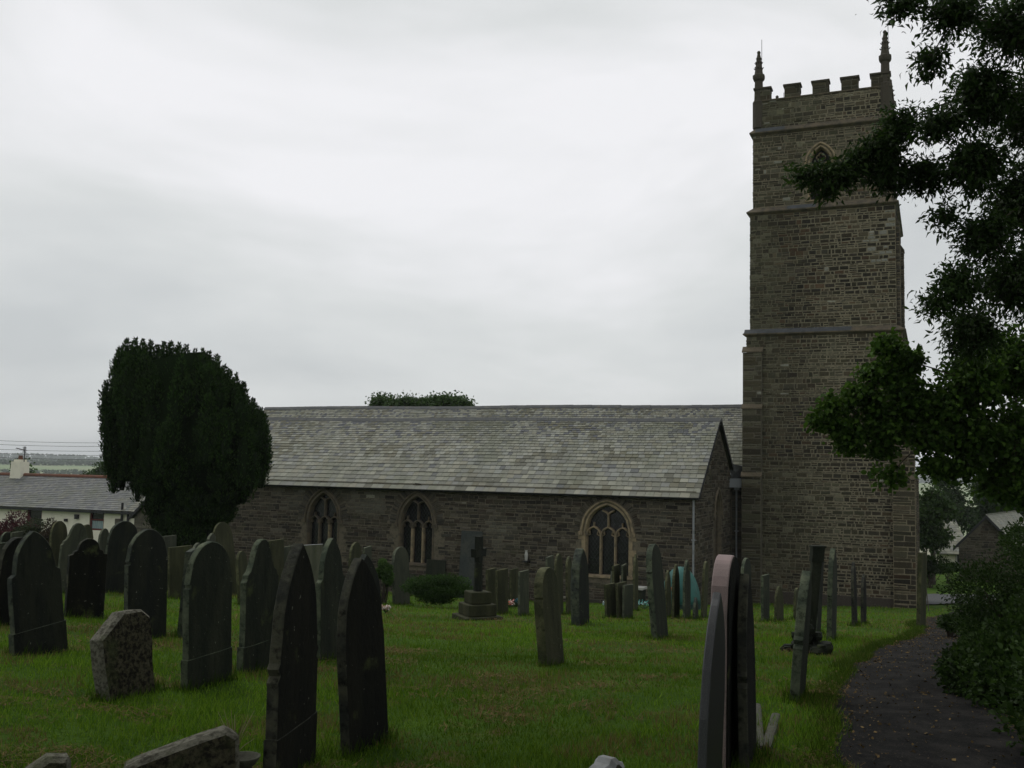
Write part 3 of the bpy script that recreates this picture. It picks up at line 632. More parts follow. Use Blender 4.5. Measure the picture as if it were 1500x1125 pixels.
# strings
for (z, k_, leadpart) in ((7.05, 1, True), (12.0, 2, False), (15.30, 3, False)):
    s0, s1, w0, w1 = ST[k_][:4]; q0, q1, r0_, r1_ = ST[k_-1][:4]; b = MB(); e_ = .13
    lo = [(q0+e_, r0_-e_), (q1-e_, r0_-e_), (q1-e_, r1_+e_), (q0+e_, r1_+e_)]; hi = [(s0-.01, w0-.03), (s1+.01, w0-.03), (s1+.01, w1+.03), (s0-.01, w1+.03)]
    lo2 = [(q0-.01, r0_+.0), (q1+.01, r0_), (q1+.01, r1_), (q0-.01, r1_)]
    vs = [C(a_, b_, z+.02) for a_, b_ in lo]+[C(a_, b_, z+.06) for a_, b_ in lo]+[C(a_, b_, z+.24) for a_, b_ in hi]+[C(a_, b_, z-.07) for a_, b_ in lo2]
    fs = []
    for i in range(4): j = (i+1) % 4; fs += [(i, j, 4+j, 4+i), (4+i, 4+j, 8+j, 8+i), (12+i, 12+j, j, i)]
    b.add(vs, fs); b.build('string_course', M['ham_dark'], tower)
    if leadpart:
        l = MB(); f_ = .002
        l.add([C(q0+e_-.05, r0_-e_-f_, z+.065), C(-4.6, r0_-e_-f_, z+.065), C(-4.6, w0-.035, z+.248), C(q0+e_-.05, w0-.035, z+.248)], [(0, 1, 2, 3)]); l.build('lead_flashing', M['lead'], tower)
    else:
        l = MB(); x0, x1 = ((-2.2, -3.3) if k_ == 2 else (-.95, -2.1)); l.add([C(x0, r0_-e_-.002, z+.065), C(x1, r0_-e_-.002, z+.065), C(x1, w0-.035, z+.248), C(x0, w0-.035, z+.248)], [(0, 1, 2, 3)]); l.build('lead_flashing', M['lead'], tower)
# battlements: one merlon at a time, on all four sides
s0, s1, w0, w1 = ST[3][:4]; zc, zm = 16.68, 17.27
def merlon(a0, a1, b0, b1):
    b = MB(); b.box(C, a0, a1, b0, b1, zc+.002, zm-.07, (.13, .12, .09), 1)
    panel(b, lambda u, v, d: C(-u, b0-d, v), -a1, -a0, zc, zm-.07, hs=(.14, .26), ws=(.2, .4), colf=lambda u, v: tcol(-3.4, v), gap=.01)
    panel(b, lambda u, v, d: C(a0-d, u, v), b0, b1, zc, zm-.07, hs=(.14, .26), ws=(.2, .4), colf=lambda u, v: tcol(-3.4, v), gap=.01)
    b.box(C, a0-.05, a1+.05, b0-.05, b1+.05, zm-.07, zm, (.075, .065, .05), 0); b.build('merlon', [M['stone'], M['mortar']], tower)
T_ = .38
xs = [(-1.52, -.9), (-2.68, -2.08), (-3.78, -3.17), (-4.90, -4.27), (-6.06, -5.38)]
for a_, b_ in xs: merlon(a_, b_, w0, w0+T_); merlon(a_, b_, w1-T_, w1)
ws_ = [w0+1.15, w0+2.28, w0+3.42]
for q in ws_:
    merlon(s1, s1+T_, q, q+.6); merlon(s0-T_, s0, q, q+.6)
pc = MB(); pc.box(C, s1-.04, s0+.04, w0-.04, w0+T_, zc-.002, zc+.05); pc.box(C, s1-.04, s0+.04, w1-T_, w1+.04, zc-.002, zc+.05); pc.box(C, s1-.04, s1+T_, w0+T_, w1-T_, zc-.003, zc+.048); pc.box(C, s0-T_, s0+.04, w0+T_, w1-T_, zc-.003, zc+.048)
pc.build('parapet_coping', M['ham_dark'], tower)
def pinnacle(s, w, dz, rod=True):
    b = MB()
    def ring(prs, n=8):
        vs = []
        for z, r in prs:
            for k in range(n): q = 2*math.pi*(k+.5)/n; vs.append(C(s+math.cos(q)*r, w+math.sin(q)*r, z+dz))
        b.add(vs, [(i*n+k, i*n+(k+1) % n, (i+1)*n+(k+1) % n, (i+1)*n+k) for i in range(len(prs)-1) for k in range(n)]+[tuple(range((len(prs)-1)*n, len(prs)*n))], (.075, .066, .052))
    ring([(15.6, .25), (16.7, .25), (16.76, .19), (17.58, .165), (17.64, .22), (17.72, .25), (17.84, .25), (17.89, .18), (17.98, .165), (18.50, .10), (18.56, .12), (18.62, .085), (18.76, .06), (18.82, .08), (18.88, .045)])
    for k in range(8):
        q = 2*math.pi*k/8
        for zz, rr in ((18.12, .145), (18.34, .115)): b.tube([C(s+math.cos(q)*rr, w+math.sin(q)*rr, zz+dz), C(s+math.cos(q)*(rr+.05), w+math.sin(q)*(rr+.05), zz+dz+.05)], [.03, .018], 5, (.07, .06, .05))
    o = b.build('pinnacle', M['stone'], tower)
    if rod:
        r_ = MB(); r_.tube([C(s-.12, w, 17.5+dz), C(s-.12, w, 19.35+dz)], .011, 6); r_.box(C, s-.12, s, w-.01, w+.01, 18.2+dz, 18.22+dz); r_.build('lightning_rod', M['dark'], tower)
pinnacle(-1.04, w0+.15, -.0); pinnacle(-5.90, w0+.15, .12); pinnacle(-1.04, w1-.15, 0, False); pinnacle(-5.90, w1-.15, .1, False)
gothic(church, 'belfry_window', lambda u, v, d: C(-u, ST[2][2]-d, v), (-BW[0], BW[1], BW[2], BW[3], BW[4]), 'ham', 'belfry', True, label='sandstone belfry window with quatrefoil head')
bl = MB(); bl.box(C, -1.7, -1.62, w0+1, w0+1.08, 16.0, 17.05); bl.build('roof_vent', M['dark'], tower)
for a_, b_ in ((-1.9, 17.4), (-5.1, 17.2)): bl = MB(); bl.tube([C(a_, w0+1.2, 16.6), C(a_, w0+1.2, b_)], .012, 5); bl.build('roof_mast', M['dark'], tower)
# offset plinth at the tower foot
pb = MB(); pb.box(C, -6.9, -1.3, TW-.16, TW+.1, -3.9, -2.95, (.07, .06, .05), 0); pb.build('plinth', [M['stone'], M['mortar']], tower)

# ------------------------------------------------------------------ headstones
def profile(kind, Wd, H):
    a = Wd/2; p = []
    def arc(a_, z0, r, n=12): return [(a_-2*a_*i/n, z0+arch(a_-2*a_*i/n, a_, r)) for i in range(n+1)]
    if kind == 'round': r = a*1.0; p = arc(a, H-r, r, 16)
    elif kind == 'roundnotch': r = a*1.02; z = H-r; p = [(a*1.03, z-.10), (a*1.03, z-.06), (a*.93, z-.055), (a*.93, z-.03), (a*1.02, z-.025)]+arc(a*.98, z, r, 16)+[(-a*1.02, z-.025), (-a*.93, z-.03), (-a*.93, z-.055), (-a*1.03, z-.06), (-a*1.03, z-.10)]
    elif kind == 'gothic': r = a*1.75; p = arc(a, H-r, r, 16)
    elif kind == 'gothicnotch': r = a*1.8; z = H-r; p = [(a*1.03, z-.16), (a*1.06, z-.13), (a*.94, z-.10), (a*1.05, z-.06), (a*.97, z-.03)]+arc(a*.97, z, r, 16)+[(-a*.97, z-.03), (-a*1.05, z-.06), (-a*.94, z-.10), (-a*1.06, z-.13), (-a*1.03, z-.16)]
    elif kind == 'gothicshoulder': r = a*1.25; z = H-r; p = [(a, z-.08), (a*.98, z-.04), (a*.80, z-.01)]+arc(a*.80, z, r, 14)+[(-a*.80, z-.01), (-a*.98, z-.04), (-a, z-.08)]
    elif kind == 'ogee':
        z = H-a*1.15; hp_ = [(a, z-.10), (a*1.02, z-.03), (a*.92, z), (a*.90, z+a*.12), (a*.72, z+a*.22), (a*.60, z+a*.42), (a*.50, z+a*.72), (a*.34, z+a*1.0), (a*.15, z+a*1.12)]
        p = hp_+[(0, H)]+[(-x, y) for x, y in hp_[::-1]]
    elif kind == 'stepround':
        r = a*.58; z = H-r; hp_ = [(a, z-.14), (a, z-.06), (a*.80, z-.05), (a*.74, z-.01), (a*.62, z)]
        p = hp_+arc(a*.58, z, r, 12)+[(-x, y) for x, y in hp_[::-1]]
    elif kind == 'flat': p = [(a, H), (-a, H)]
    elif kind == 'sloped': p = [(a, H*.985), (-a, H)]
    elif kind == 'clipped': p = [(a, H*.88), (a*.72, H*.985), (a*.55, H), (-a*.1, H), (-a, H*.77)]
    elif kind == 'tilt': p = [(a, H*.86), (a*.93, H*.97), (a*.80, H), (a*.35, H*.98), (-a*.75, H*.66), (-a*.93, H*.56), (-a, H*.42)]
    elif kind == 'wave': p = [(a, H*.93), (a*.7, H*.96), (a*.3, H*.99), (0, H), (-a*.3, H*.985), (-a*.7, H*.965), (-a, H*.92)]
    lo = -.18
    return [(-a, lo), (a, lo)]+p
def slab(mb, prof, T, cham=.008, jit=.002, y0=0):
    P_ = [(x+random.uniform(-jit, jit), z+random.uniform(-jit, jit)) for x, z in prof]; Q = []
    # subdivide long edges so they are not dead straight
    for (x, z), (x2, z2) in zip(P_, P_[1:]+P_[:1]):
        Q.append((x, z)); l = math.hypot(x2-x, z2-z); k = int(l/.22)
        for i in range(1, k+1): t = i/(k+1); Q.append((x+(x2-x)*t+random.uniform(-jit, jit)*1.4, z+(z2-z)*t+random.uniform(-jit, jit)))
    n = len(Q); I = []
    for i in range(n):
        a = Vector(Q[i-1]); b = Vector(Q[i]); c = Vector(Q[(i+1) % n]); t1 = (b-a).normalized(); t2 = (c-b).normalized(); nn = Vector((-(t1.y+t2.y), t1.x+t2.x))
        if nn.length < .3: nn = Vector((-t1.y, t1.x))
        nn.normalize(); I.append((b.x+nn.x*cham, b.y+nn.y*cham))
    vs = [(x, y0-T/2, z) for x, z in I]+[(x, y0-T/2+cham, z) for x, z in Q]+[(x, y0+T/2-cham, z) for x, z in Q]+[(x, y0+T/2, z) for x, z in I]
    mb.add(vs, [tuple(range(n)), tuple(range(4*n-1, 3*n-1, -1))]); b = len(mb.v)-4*n
    for k in range(3):
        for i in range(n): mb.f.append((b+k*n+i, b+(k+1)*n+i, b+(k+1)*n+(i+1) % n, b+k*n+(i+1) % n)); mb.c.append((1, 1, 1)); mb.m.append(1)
def headstone(xb, yb, xt, yt, w, kind, mt, label, T=.058, Wd=None, plinth=False, depth=None, cat='headstone', group='slate headstones standing in the churchyard', face=1, Hm=None):
    if depth: q = at(xb, yb, depth); base = Vector((q.x, depth, float(gz(q.x, depth))))
    else: base = hit(xb, yb)
    d = math.hypot(base.x, base.y); top = at(xt, yt, base.y)
    lx = top.x-base.x; lz = top.z-base.z; H = Hm or math.hypot(lx, lz)
    wm = w*base.y/FPX
    Wd = Wd or min(.78, max(.42, .5*H)); wide = Wd
    # angle of the face off the line of sight from its seen width
    best = 0
    for k in range(90):
        ph = math.radians(k)
        if wide*math.cos(ph)+T*math.sin(ph) >= wm: best = ph
    if wide < wm: wide = wm; best = math.radians(12)
    brg = math.atan2(base.x, base.y); yaw = -brg+best*face     # local x axis runs to the right, turned away by the angle
    mb = MB(); pf = profile(kind, wide, H); slab(mb, pf, T, .006 if T < .12 else .02, .0025 if T < .12 else .012)
    if plinth: slab(mb, profile('flat', wide*1.07, H*.22), T*1.12, .01, .004)
    roll = math.atan2(lx, lz)
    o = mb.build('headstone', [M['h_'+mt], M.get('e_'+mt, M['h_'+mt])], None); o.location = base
    axis = Vector((math.sin(brg), math.cos(brg), 0))
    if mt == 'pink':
        fb = MB(); slab(fb, profile(kind, wide*.985, H*.994), .012, .002, .0005, y0=-T/2-.004); fo = fb.build('rough_shaded_back', M['h_black'], None); fo.parent = o  # thin near-black slab puts the shade on the rough face into colour
    tip = math.radians(random.uniform(-2, 3))*max(0, math.cos(best*1.25))
    o.rotation_euler = (Matrix.Rotation(roll, 3, axis) @ Matrix.Rotation(yaw, 3, 'Z') @ Matrix.Rotation(tip, 3, 'X')).to_euler()
    tag(o, label, cat, group); TOMBS.append((base.x, base.y, wide, yaw)); return o
HS = [
 # left and middle foreground
 (8, 916, 24, 787, 44, 'round', 'black', 'black headstone cut by the left photo edge, beside the tall shouldered one', {}),
 (58, 958, 48, 777, 70, 'gothicshoulder', 'dark', 'broad dark headstone with stepped shoulders, leaning slightly, second from the left edge', dict(plinth=True)),
 (123, 906, 131, 789, 54, 'stepround', 'black', 'near black headstone with small round head on square shoulders, leaning right', {}),
 (213, 936, 215, 775, 57, 'roundnotch', 'dark', 'tall dark round topped headstone with notched sides, behind the rough granite block', {}),
 (185, 1019, 176, 897, 84, 'clipped', 'granite', 'squat rough granite stone with a clipped sloping top', dict(T=.13, Wd=.50, group=None)),
 (303, 1005, 307, 793, 66, 'roundnotch', 'mid', 'tall round topped slate headstone with notched shoulders, right of the rough granite block', dict(plinth=True)),
 (377, 982, 383, 789, 52, 'ogee', 'mid', 'slate headstone with curved ogee shoulders just left of the black pointed one', dict(plinth=True)),
 (425, 1138, 437, 796, 68, 'gothicnotch', 'black', 'tallest black pointed headstone in the foreground with notched shoulders', dict(plinth=True, T=.065)),
 (536, 1096, 524, 817, 66, 'gothic', 'black', 'dark streaked pointed headstone tilted left, in front of the lawn', dict(T=.062)),
 (538, 990, 533, 812, 46, 'gothic', 'dark', 'pointed headstone mostly hidden behind the tilted streaked one', {}),
 (484, 966, 484, 788, 42, 'gothicshoulder', 'mid', 'narrow pointed slate headstone with shoulders between the two black ones', {}),
 (169, 858, 181, 763, 42, 'round', 'dark', 'smooth dark round headstone in front of the stone outhouse, leaning right', dict(depth=20)),
 (104, 860, 113, 766, 42, 'ogee', 'grey', 'grey lichened headstone with curved top in front of the cottage window', dict(depth=19)),
 (86, 826, 87, 763, 24, 'round', 'olive', 'olive round topped headstone below the cottage wall', dict(depth=26)),
 (129, 828, 127, 768, 18, 'round', 'olive', 'narrow olive headstone just right of the grey curved one', dict(depth=26)),
 (150, 830, 153, 774, 16, 'round', 'grey', 'small grey round headstone under the cottage window with curtain', dict(depth=29)),
 (10, 822, 10, 779, 18, 'round', 'mid', 'small dark round headstone under the red leaved shrub', dict(depth=27)),
 (25, 826, 25, 779, 17, 'flat', 'grey', 'square topped grey headstone under the red leaved shrub', dict(depth=27)),
 (3, 850, 3, 795, 34, 'flat', 'mid', 'flat topped dark slab at the left photo edge behind the black headstone', dict(depth=17)),
 (248, 838, 248, 784, 20, 'sloped', 'grey', 'pale slab with a slanting flat top left of the yew trunk', dict(depth=24)),
 (265, 852, 264, 800, 34, 'flat', 'olive', 'squat flat topped headstone with faint lines of lettering under the yew', dict(depth=20)),
 (267, 932, 279, 806, 15, 'flat', 'dark', 'thin dark slab leaning right between two round topped headstones', {}),
 (337, 874, 323, 765, 28, 'round', 'olive', 'tall olive round headstone leaning left at the aisle corner by the yew', {}),
 (306, 842, 310, 781, 12, 'wave', 'grey', 'small worn grey headstone under the right side of the yew', dict(depth=24)),
 (289, 850, 289, 795, 13, 'wave', 'grey', 'small rounded grey headstone behind the tall notched one', dict(depth=22)),
 (358, 870, 353, 807, 17, 'round', 'olive', 'small olive headstone left of the ogee shouldered one', dict(depth=20)),
 (403, 868, 403, 791, 26, 'flat', 'olive', 'olive flat slab standing below the first window', dict(depth=24)),
 (424, 866, 424, 800, 20, 'flat', 'grey', 'grey flat slab next to the olive one below the first window', dict(depth=26)),
 (456, 862, 456, 797, 34, 'sloped', 'pale', 'pale flat topped slab behind the black pointed headstone', dict(depth=23)),
 (520, 862, 521, 794, 19, 'round', 'olive', 'small olive round headstone behind the tilted streaked one', dict(depth=24)),
 (538, 866, 538, 801, 13, 'flat', 'grey', 'narrow grey slab beside the clipped bush', dict(depth=26)),
 (588, 885, 586, 801, 25, 'round', 'grey', 'grey green round headstone alone in front of the clipped bushes', dict(T=.09)),
 (808, 974, 798, 831, 36, 'roundnotch', 'olive', 'olive brown round headstone leaning left in the middle of the lawn', dict(T=.10)),
 (850, 914, 849, 803, 26, 'gothic', 'dark', 'thick dark pointed headstone with orange moss, in front of the pale window', dict(T=.16)),
 (967, 935, 956, 797, 23, 'roundnotch', 'mid', 'slim headstone leaning left between the pale window and the teal dome', dict(T=.09)),
 # rows beneath the aisle wall
 (720, 882, 719, 833, 16, 'flat', 'olive', 'low flat slab just right of the stepped cross', dict(depth=27)),
 (736, 888, 735, 834, 18, 'flat', 'olive', 'flat headstone to the left of the red and white flowers', dict(depth=23.5)),
 (767, 890, 767, 836, 16, 'flat', 'grey', 'flat headstone to the right of the red and white flowers', dict(depth=23)),
 (754, 872, 753, 833, 13, 'flat', 'olive', 'low slab behind the red and white flowers', dict(depth=30)),
 (819, 888, 818, 811, 13, 'round', 'olive', 'tall thin olive headstone just left of the thick mossy one', dict(depth=25)),
 (834, 889, 833, 815, 9, 'round', 'olive', 'thin edge on headstone touching the thick mossy one', dict(depth=26)),
 (806, 880, 805, 815, 12, 'flat', 'grey', 'flat headstone behind the middle lawn headstone', dict(depth=28)),
 (895, 891, 893, 855, 17, 'flat', 'olive', 'leftmost of three low square slabs under the pale window', dict(depth=23)),
 (899, 879, 898, 836, 9, 'round', 'grey', 'small grey headstone peeping over the leftmost low square slab', dict(depth=29)),
 (911, 892, 910, 853, 16, 'flat', 'olive', 'middle of three low square slabs under the pale window', dict(depth=23)),
 (903, 880, 902, 828, 11, 'flat', 'olive', 'taller slab behind the middle low square slab', dict(depth=29)),
 (919, 892, 920, 856, 16, 'sloped', 'grey', 'rightmost of three low square slabs under the pale window', dict(depth=23)),
 (914, 880, 914, 827, 8, 'flat', 'grey', 'thin slab directly right of the pale window mullions', dict(depth=29)),
 (931, 872, 931, 812, 8, 'gothic', 'olive', 'slender pointed headstone by the wall right of the pale window', dict(depth=29)),
 (979, 892, 978, 835, 9, 'gothic', 'olive', 'leftmost narrow headstone in front of the teal dome', dict(depth=25)),
 (990, 894, 990, 826, 11, 'gothic', 'olive', 'pointed headstone in the middle of the teal dome', dict(depth=24)),
 (1006, 895, 1006, 820, 11, 'gothic', 'mid', 'tall pointed headstone near the right edge of the teal dome', dict(depth=24)),
 (1019, 892, 1019, 875, 8, 'gothic', 'dark', 'tiny dark headstone right of the teal dome', dict(depth=23)),
 (1031, 888, 1034, 822, 9, 'round', 'olive', 'thin olive headstone left of the pink granite one', dict(depth=25)),
 # right foreground, nearly edge on
 (1036, 1190, 1050, 868, 36, 'gothic', 'polish', 'polished black pointed headstone nearest the path, seen almost edge on', dict(T=.038, depth=4.7, group=None)),
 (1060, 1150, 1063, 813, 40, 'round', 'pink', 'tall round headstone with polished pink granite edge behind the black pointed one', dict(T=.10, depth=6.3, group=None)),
 (1096, 1118, 1091, 841, 25, 'gothicnotch', 'black', 'black pointed headstone to the right of the pink granite one', dict(T=.06)),
 (1092, 905, 1093, 817, 15, 'round', 'mid', 'grey lichened headstone showing above the black one by the pink granite', dict(depth=19)),
 (1168, 1024, 1181, 836, 22, 'gothicnotch', 'mid', 'mossy headstone leaning right beside the broken monument', dict(T=.075)),
 (1218, 938, 1220, 803, 13, 'gothic', 'mid', 'tall thin headstone standing to the right of the broken monument', dict(T=.075)),
 (1252, 917, 1250, 823, 8, 'gothic', 'black', 'left one of the pair of thin black headstones before the tower', {}),
 (1265, 915, 1265, 841, 8, 'gothic', 'black', 'right and shorter one of the pair of thin black headstones before the tower', {}),
 (1121, 904, 1121, 842, 12, 'flat', 'mid', 'flat topped dark headstone at the left foot of the tower', dict(depth=22)),
 (1141, 900, 1141, 858, 13, 'gothic', 'olive', 'low olive headstone at the foot of the tower', dict(depth=23)),
 (1166, 899, 1167, 861, 8, 'round', 'olive', 'small thin headstone against the foot of the tower', dict(depth=24)),
 (1349, 921, 1351, 809, 13, 'flat', 'olive', 'tall narrow slab with green top at the bend of the path', dict(T=.08, Wd=.34)),
]
for h in HS: headstone(*h[:8], **h[8])

# low blocks along the bottom of the frame
def block(px, py, depth, Wd, H, T, mt, label, yaw, kind='flat', name='gravestone', top=None):
    q = at(px, py, depth); z = float(gz(q.x, depth)); H = H if H else q.z-z
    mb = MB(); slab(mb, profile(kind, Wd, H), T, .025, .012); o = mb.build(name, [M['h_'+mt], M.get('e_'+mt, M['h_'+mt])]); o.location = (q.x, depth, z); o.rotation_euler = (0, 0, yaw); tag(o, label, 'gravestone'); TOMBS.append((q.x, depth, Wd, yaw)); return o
block(266, 1073, 5.2, .56, None, .13, 'granite', 'low granite block with a pale top sloping down to the left at the bottom edge', math.radians(24), 'tilt')
block(52, 1109, 4.9, .30, None, .12, 'granite', 'corner of a low dark stone at the bottom left', math.radians(30), 'tilt')
block(888, 1111, 4.7, .17, None, .12, 'pale', 'pale tip of a small stone at the bottom edge of the lawn', math.radians(50), 'wave')

# stepped cross in the middle of the lawn
b0 = hit(699, 908); d_ = b0.y; crs = empty('stone_cross', b0, 'stone cross with dark shaft on three square steps', 'grave cross'); sc_ = d_/FPX; yw = math.radians(24)
def loc(x, y, z, b=b0, a=yw): return Vector((b.x+x*math.cos(a)-y*math.sin(a), b.y+x*math.sin(a)+y*math.cos(a), b.z+z))
for (wx, z0, z1) in ((.80, -.15, .10), (.60, .10, .33), (.43, .332, .57)):
    s = MB(); s.box(loc, -wx/2, wx/2, -wx/2, wx/2, z0, z1); o = s.build('step', M['h_olive'], crs); bv = o.modifiers.new('bevel', 'BEVEL'); bv.width = .02; bv.segments = 2
s = MB(); s.tube([loc(0, 0, .56), loc(0, 0, 1.14)], [.095, .08], 8); s.build('shaft', M['h_dark'], crs)
s = MB(); hy = lambda x, z, d: loc(x, d, z, b0, math.radians(62))
P_ = [(-.055, 1.12), (.055, 1.12), (.07, 1.26), (.20, 1.25), (.22, 1.42), (.07, 1.41), (.065, 1.66), (-.065, 1.66), (-.07, 1.41), (-.22, 1.42), (-.20, 1.25), (-.07, 1.26)]
s.add([hy(x, z, -.06) for x, z in P_]+[hy(x, z, .06) for x, z in P_], [tuple(range(12)), tuple(range(23, 11, -1))]+[(i, 12+i, 12+(i+1) % 12, (i+1) % 12) for i in range(12)])
s.build('cross_head', M['h_dark'], crs)

# leaning ledgers against the wall
def ledger(s_, Wd, H, label, mt='mid', w_=-.25):
    b = C(s_, w_, 0); b.z = float(gz(b.x, b.y)); mb = MB(); slab(mb, profile('flat', Wd, H), .06, .006); o = mb.build('ledger_slab', M['h_'+mt]); o.location = b
    ax = Matrix.Rotation(math.atan2(CA.y, CA.x)+math.pi, 3, 'Z') @ Matrix.Rotation(math.radians(-5), 3, 'X'); o.rotation_euler = ax.to_euler(); tag(o, label, 'grave slab', 'old slabs leaned against the aisle wall')
ledger(8.35, .85, 2.45, 'tall blue grey slab leaned against the aisle wall behind the cross', 'bluish'); ledger(9.75, .8, 1.35, 'shorter slab leaned on the aisle wall left of the tall blue grey one'); ledger(6.5, .5, 1.0, 'low slab leaned on the aisle wall near the blocked arch', 'olive')
ledger(11.0, .8, .75, 'low slab under the middle window sill', 'grey')

# broken monument with a leaning cross on a rock pile
b1 = hit(1186, 957); mon = empty('broken_monument', b1, 'leaning square topped pillar on a heap of rough rocks behind the mossy headstone', 'monument')
def ml(x, y, z): return Vector((b1.x+x, b1.y+y, b1.z+z))
for i in range(30):
    r = MB(); q = random.uniform(0, 6.28); rr = random.uniform(.02, .30); s = random.uniform(.055, .115); c = (math.cos(q)*rr, math.sin(q)*rr, random.uniform(.0, .40)*max(.0, 1-rr*2.9)+.02)
    vs = []; 
    for la in (-.7, 0, .7):
        for k in range(7): a = k*.897; f = s*random.uniform(.7, 1.15)*(math.cos(la)); vs.append(ml(c[0]+math.cos(a)*f, c[1]+math.sin(a)*f, c[2]+math.sin(la)*s*.9))
    r.add(vs, [(i_*7+k, i_*7+(k+1) % 7, (i_+1)*7+(k+1) % 7, (i_+1)*7+k) for i_ in range(2) for k in range(7)]+[tuple(range(6, -1, -1)), tuple(range(14, 21))]); r.build('rock', M['h_mid'], mon)
s = MB(); tl = lambda x, y, z: ml(x+z*.10, y, z+.25)
s.box(tl, -.06, .06, -.05, .05, 0, .92); s.build('pillar', M['h_mid'], mon)
s = MB(); s.box(tl, -.075, .075, -.065, .065, .92, 1.10); s.box(tl, -.09, .09, -.08, .08, 1.10, 1.125); s.build('cap', M['h_mid'], mon)
headstone(1196, 930, 1201, 811, 12, 'flat', 'dark', 'dark slab with flat pale top just behind the broken monument', T=.08, Wd=.35)

# kerb stones by the black headstone
kb = empty('grave_kerb', hit(1120, 1078), 'low lichened kerb stones edging a grave right of the black headstones', 'grave kerb')
for (a_, b_) in (((1113, 1100), (1108, 1046)), ((1122, 1100), (1137, 1058))):
    p, q = hit(*a_), hit(*b_); m_ = MB(); d = (q-p); d.z = 0; L_ = d.length; d.normalize(); n_ = Vector((-d.y, d.x, 0))
    m_.box(lambda x, y, z: p+d*x+n_*y+Vector((0, 0, z)), 0, L_, -.035, .035, -.1, .03); o = m_.build('kerb_stone', M['rust'], kb); bv = o.modifiers.new('bevel', 'BEVEL'); bv.width = .02; bv.segments = 2

# bowl of dried stems
q = at(356, 1108, 5.4); z = float(gz(q.x, q.y)); bw = empty('flower_bowl', (q.x, q.y, z), 'small pale bowl with dry dead stems near the black pointed headstone', 'flower bowl')
b = MB(); n = 20; prs = [(.03, 0), (.065, .02), (.085, .05), (.092, .062), (.085, .062), (.07, .045), (.015, .03)]; H0 = max(.02, q.z-z-.06)
vs = [(q.x+math.cos(2*math.pi*k/n)*r, q.y+math.sin(2*math.pi*k/n)*r, z+H0+h) for r, h in prs for k in range(n)]; b.add(vs, [(i*n+k, i*n+(k+1) % n, (i+1)*n+(k+1) % n, (i+1)*n+k) for i in range(len(prs)-1) for k in range(n)]); b.build('bowl', M['rust'], bw, smooth=True)
b = MB()
b.tube([(q.x, q.y, z-.05), (q.x, q.y, z+H0+.02)], .05, 10, (.10, .10, .08)); b.build('stand', M['rust'], bw)
b = MB()
for i in range(26): a = random.uniform(0, 6.28); r = random.uniform(.02, .09); h = random.uniform(.08, .26); b.tube([(q.x-.05, q.y, z+H0+.06), (q.x-.05+math.cos(a)*r*.6, q.y+math.sin(a)*r*.6, z+H0+.06+h*.6), (q.x-.05+math.cos(a)*r*1.2, q.y+math.sin(a)*r*1.2, z+H0+.06+h)], [.0025, .002, .001], 4, random.choice([(.22, .17, .09), (.14, .10, .05), (.3, .25, .15)]))
b.build('dead_stems', M['attr'], bw)

# teal dome and small things by the aisle corner
tb = at(997, 870, 31.0); z = float(gz(tb.x, tb.y)); dome = empty('dome_tent', (tb.x, tb.y, z), 'small teal fabric dome with open side beside the white downpipe at the aisle corner', 'dome tent')
R = .60; HT = 1.42; b = MB(); nu, nvv = 20, 10; vs = []; fs = []
for j in range(nvv+1):
    th = math.pi/2*j/nvv
    for i in range(nu+1): a = math.radians(-70+280*i/nu); vs.append((tb.x+math.cos(a)*R*math.cos(th), tb.y-math.sin(a)*R*math.cos(th)*.9, z+.22+HT*.78*math.sin(th)))
fs = [(j*(nu+1)+i, j*(nu+1)+i+1, (j+1)*(nu+1)+i+1, (j+1)*(nu+1)+i) for j in range(nvv) for i in range(nu)]
b.add(vs, fs); o = b.build('canopy', M['teal'], dome, smooth=True); sm = o.modifiers.new('t', 'SOLIDIFY'); sm.thickness = .01
b = MB(); vs = []
for h in (0, .24):
    for i in range(nu+1): a = math.radians(-70+280*i/nu); vs.append((tb.x+math.cos(a)*(R+.015), tb.y-math.sin(a)*(R+.015)*.9, z+h))
b.add(vs, [(i, i+1, nu+1+i+1, nu+1+i) for i in range(nu)]); b.build('skirt', M['tealdark'], dome)
b = MB()
for k in range(3): b.tube([(tb.x+math.cos(math.radians(-70+140*k))*(R+.01)*math.cos(t), tb.y-math.sin(math.radians(-70+140*k))*(R+.01)*.9*math.cos(t), z+.22+HT*.785*math.sin(t)) for t in np.linspace(0, math.pi/2, 10)], .01, 5)
b.build('pole', M['dark'], dome)
b = MB(); b.tube([(tb.x-.26, tb.y-.62, z+.3), (tb.x-.25, tb.y-.63, z+.55), (tb.x-.27, tb.y-.62, z+.78)], [.05, .11, .13], 8); o = b.build('lining', M['orange'], dome)
def chest(s_, w_, L_, Wd, H, label):
    c = C(s_, w_, 0); zz = float(gz(c.x, c.y)); e_ = empty('chest_tomb', (c.x, c.y, zz), label, 'tomb'); f = lambda x, y, q: C(s_+x, w_+y, zz+q)
    m_ = MB(); m_.box(f, -L_/2, L_/2, -Wd/2, Wd/2, -.1, H-.07); m_.build('body', M['h_mid'], e_); m_ = MB(); m_.box(f, -L_/2-.05, L_/2+.05, -Wd/2-.05, Wd/2+.05, H-.07, H); m_.build('top_slab', M['white'], e_)
chest(1.75, -1.2, .55, .5, .62, 'small white topped tomb by the wall right of the pale window')
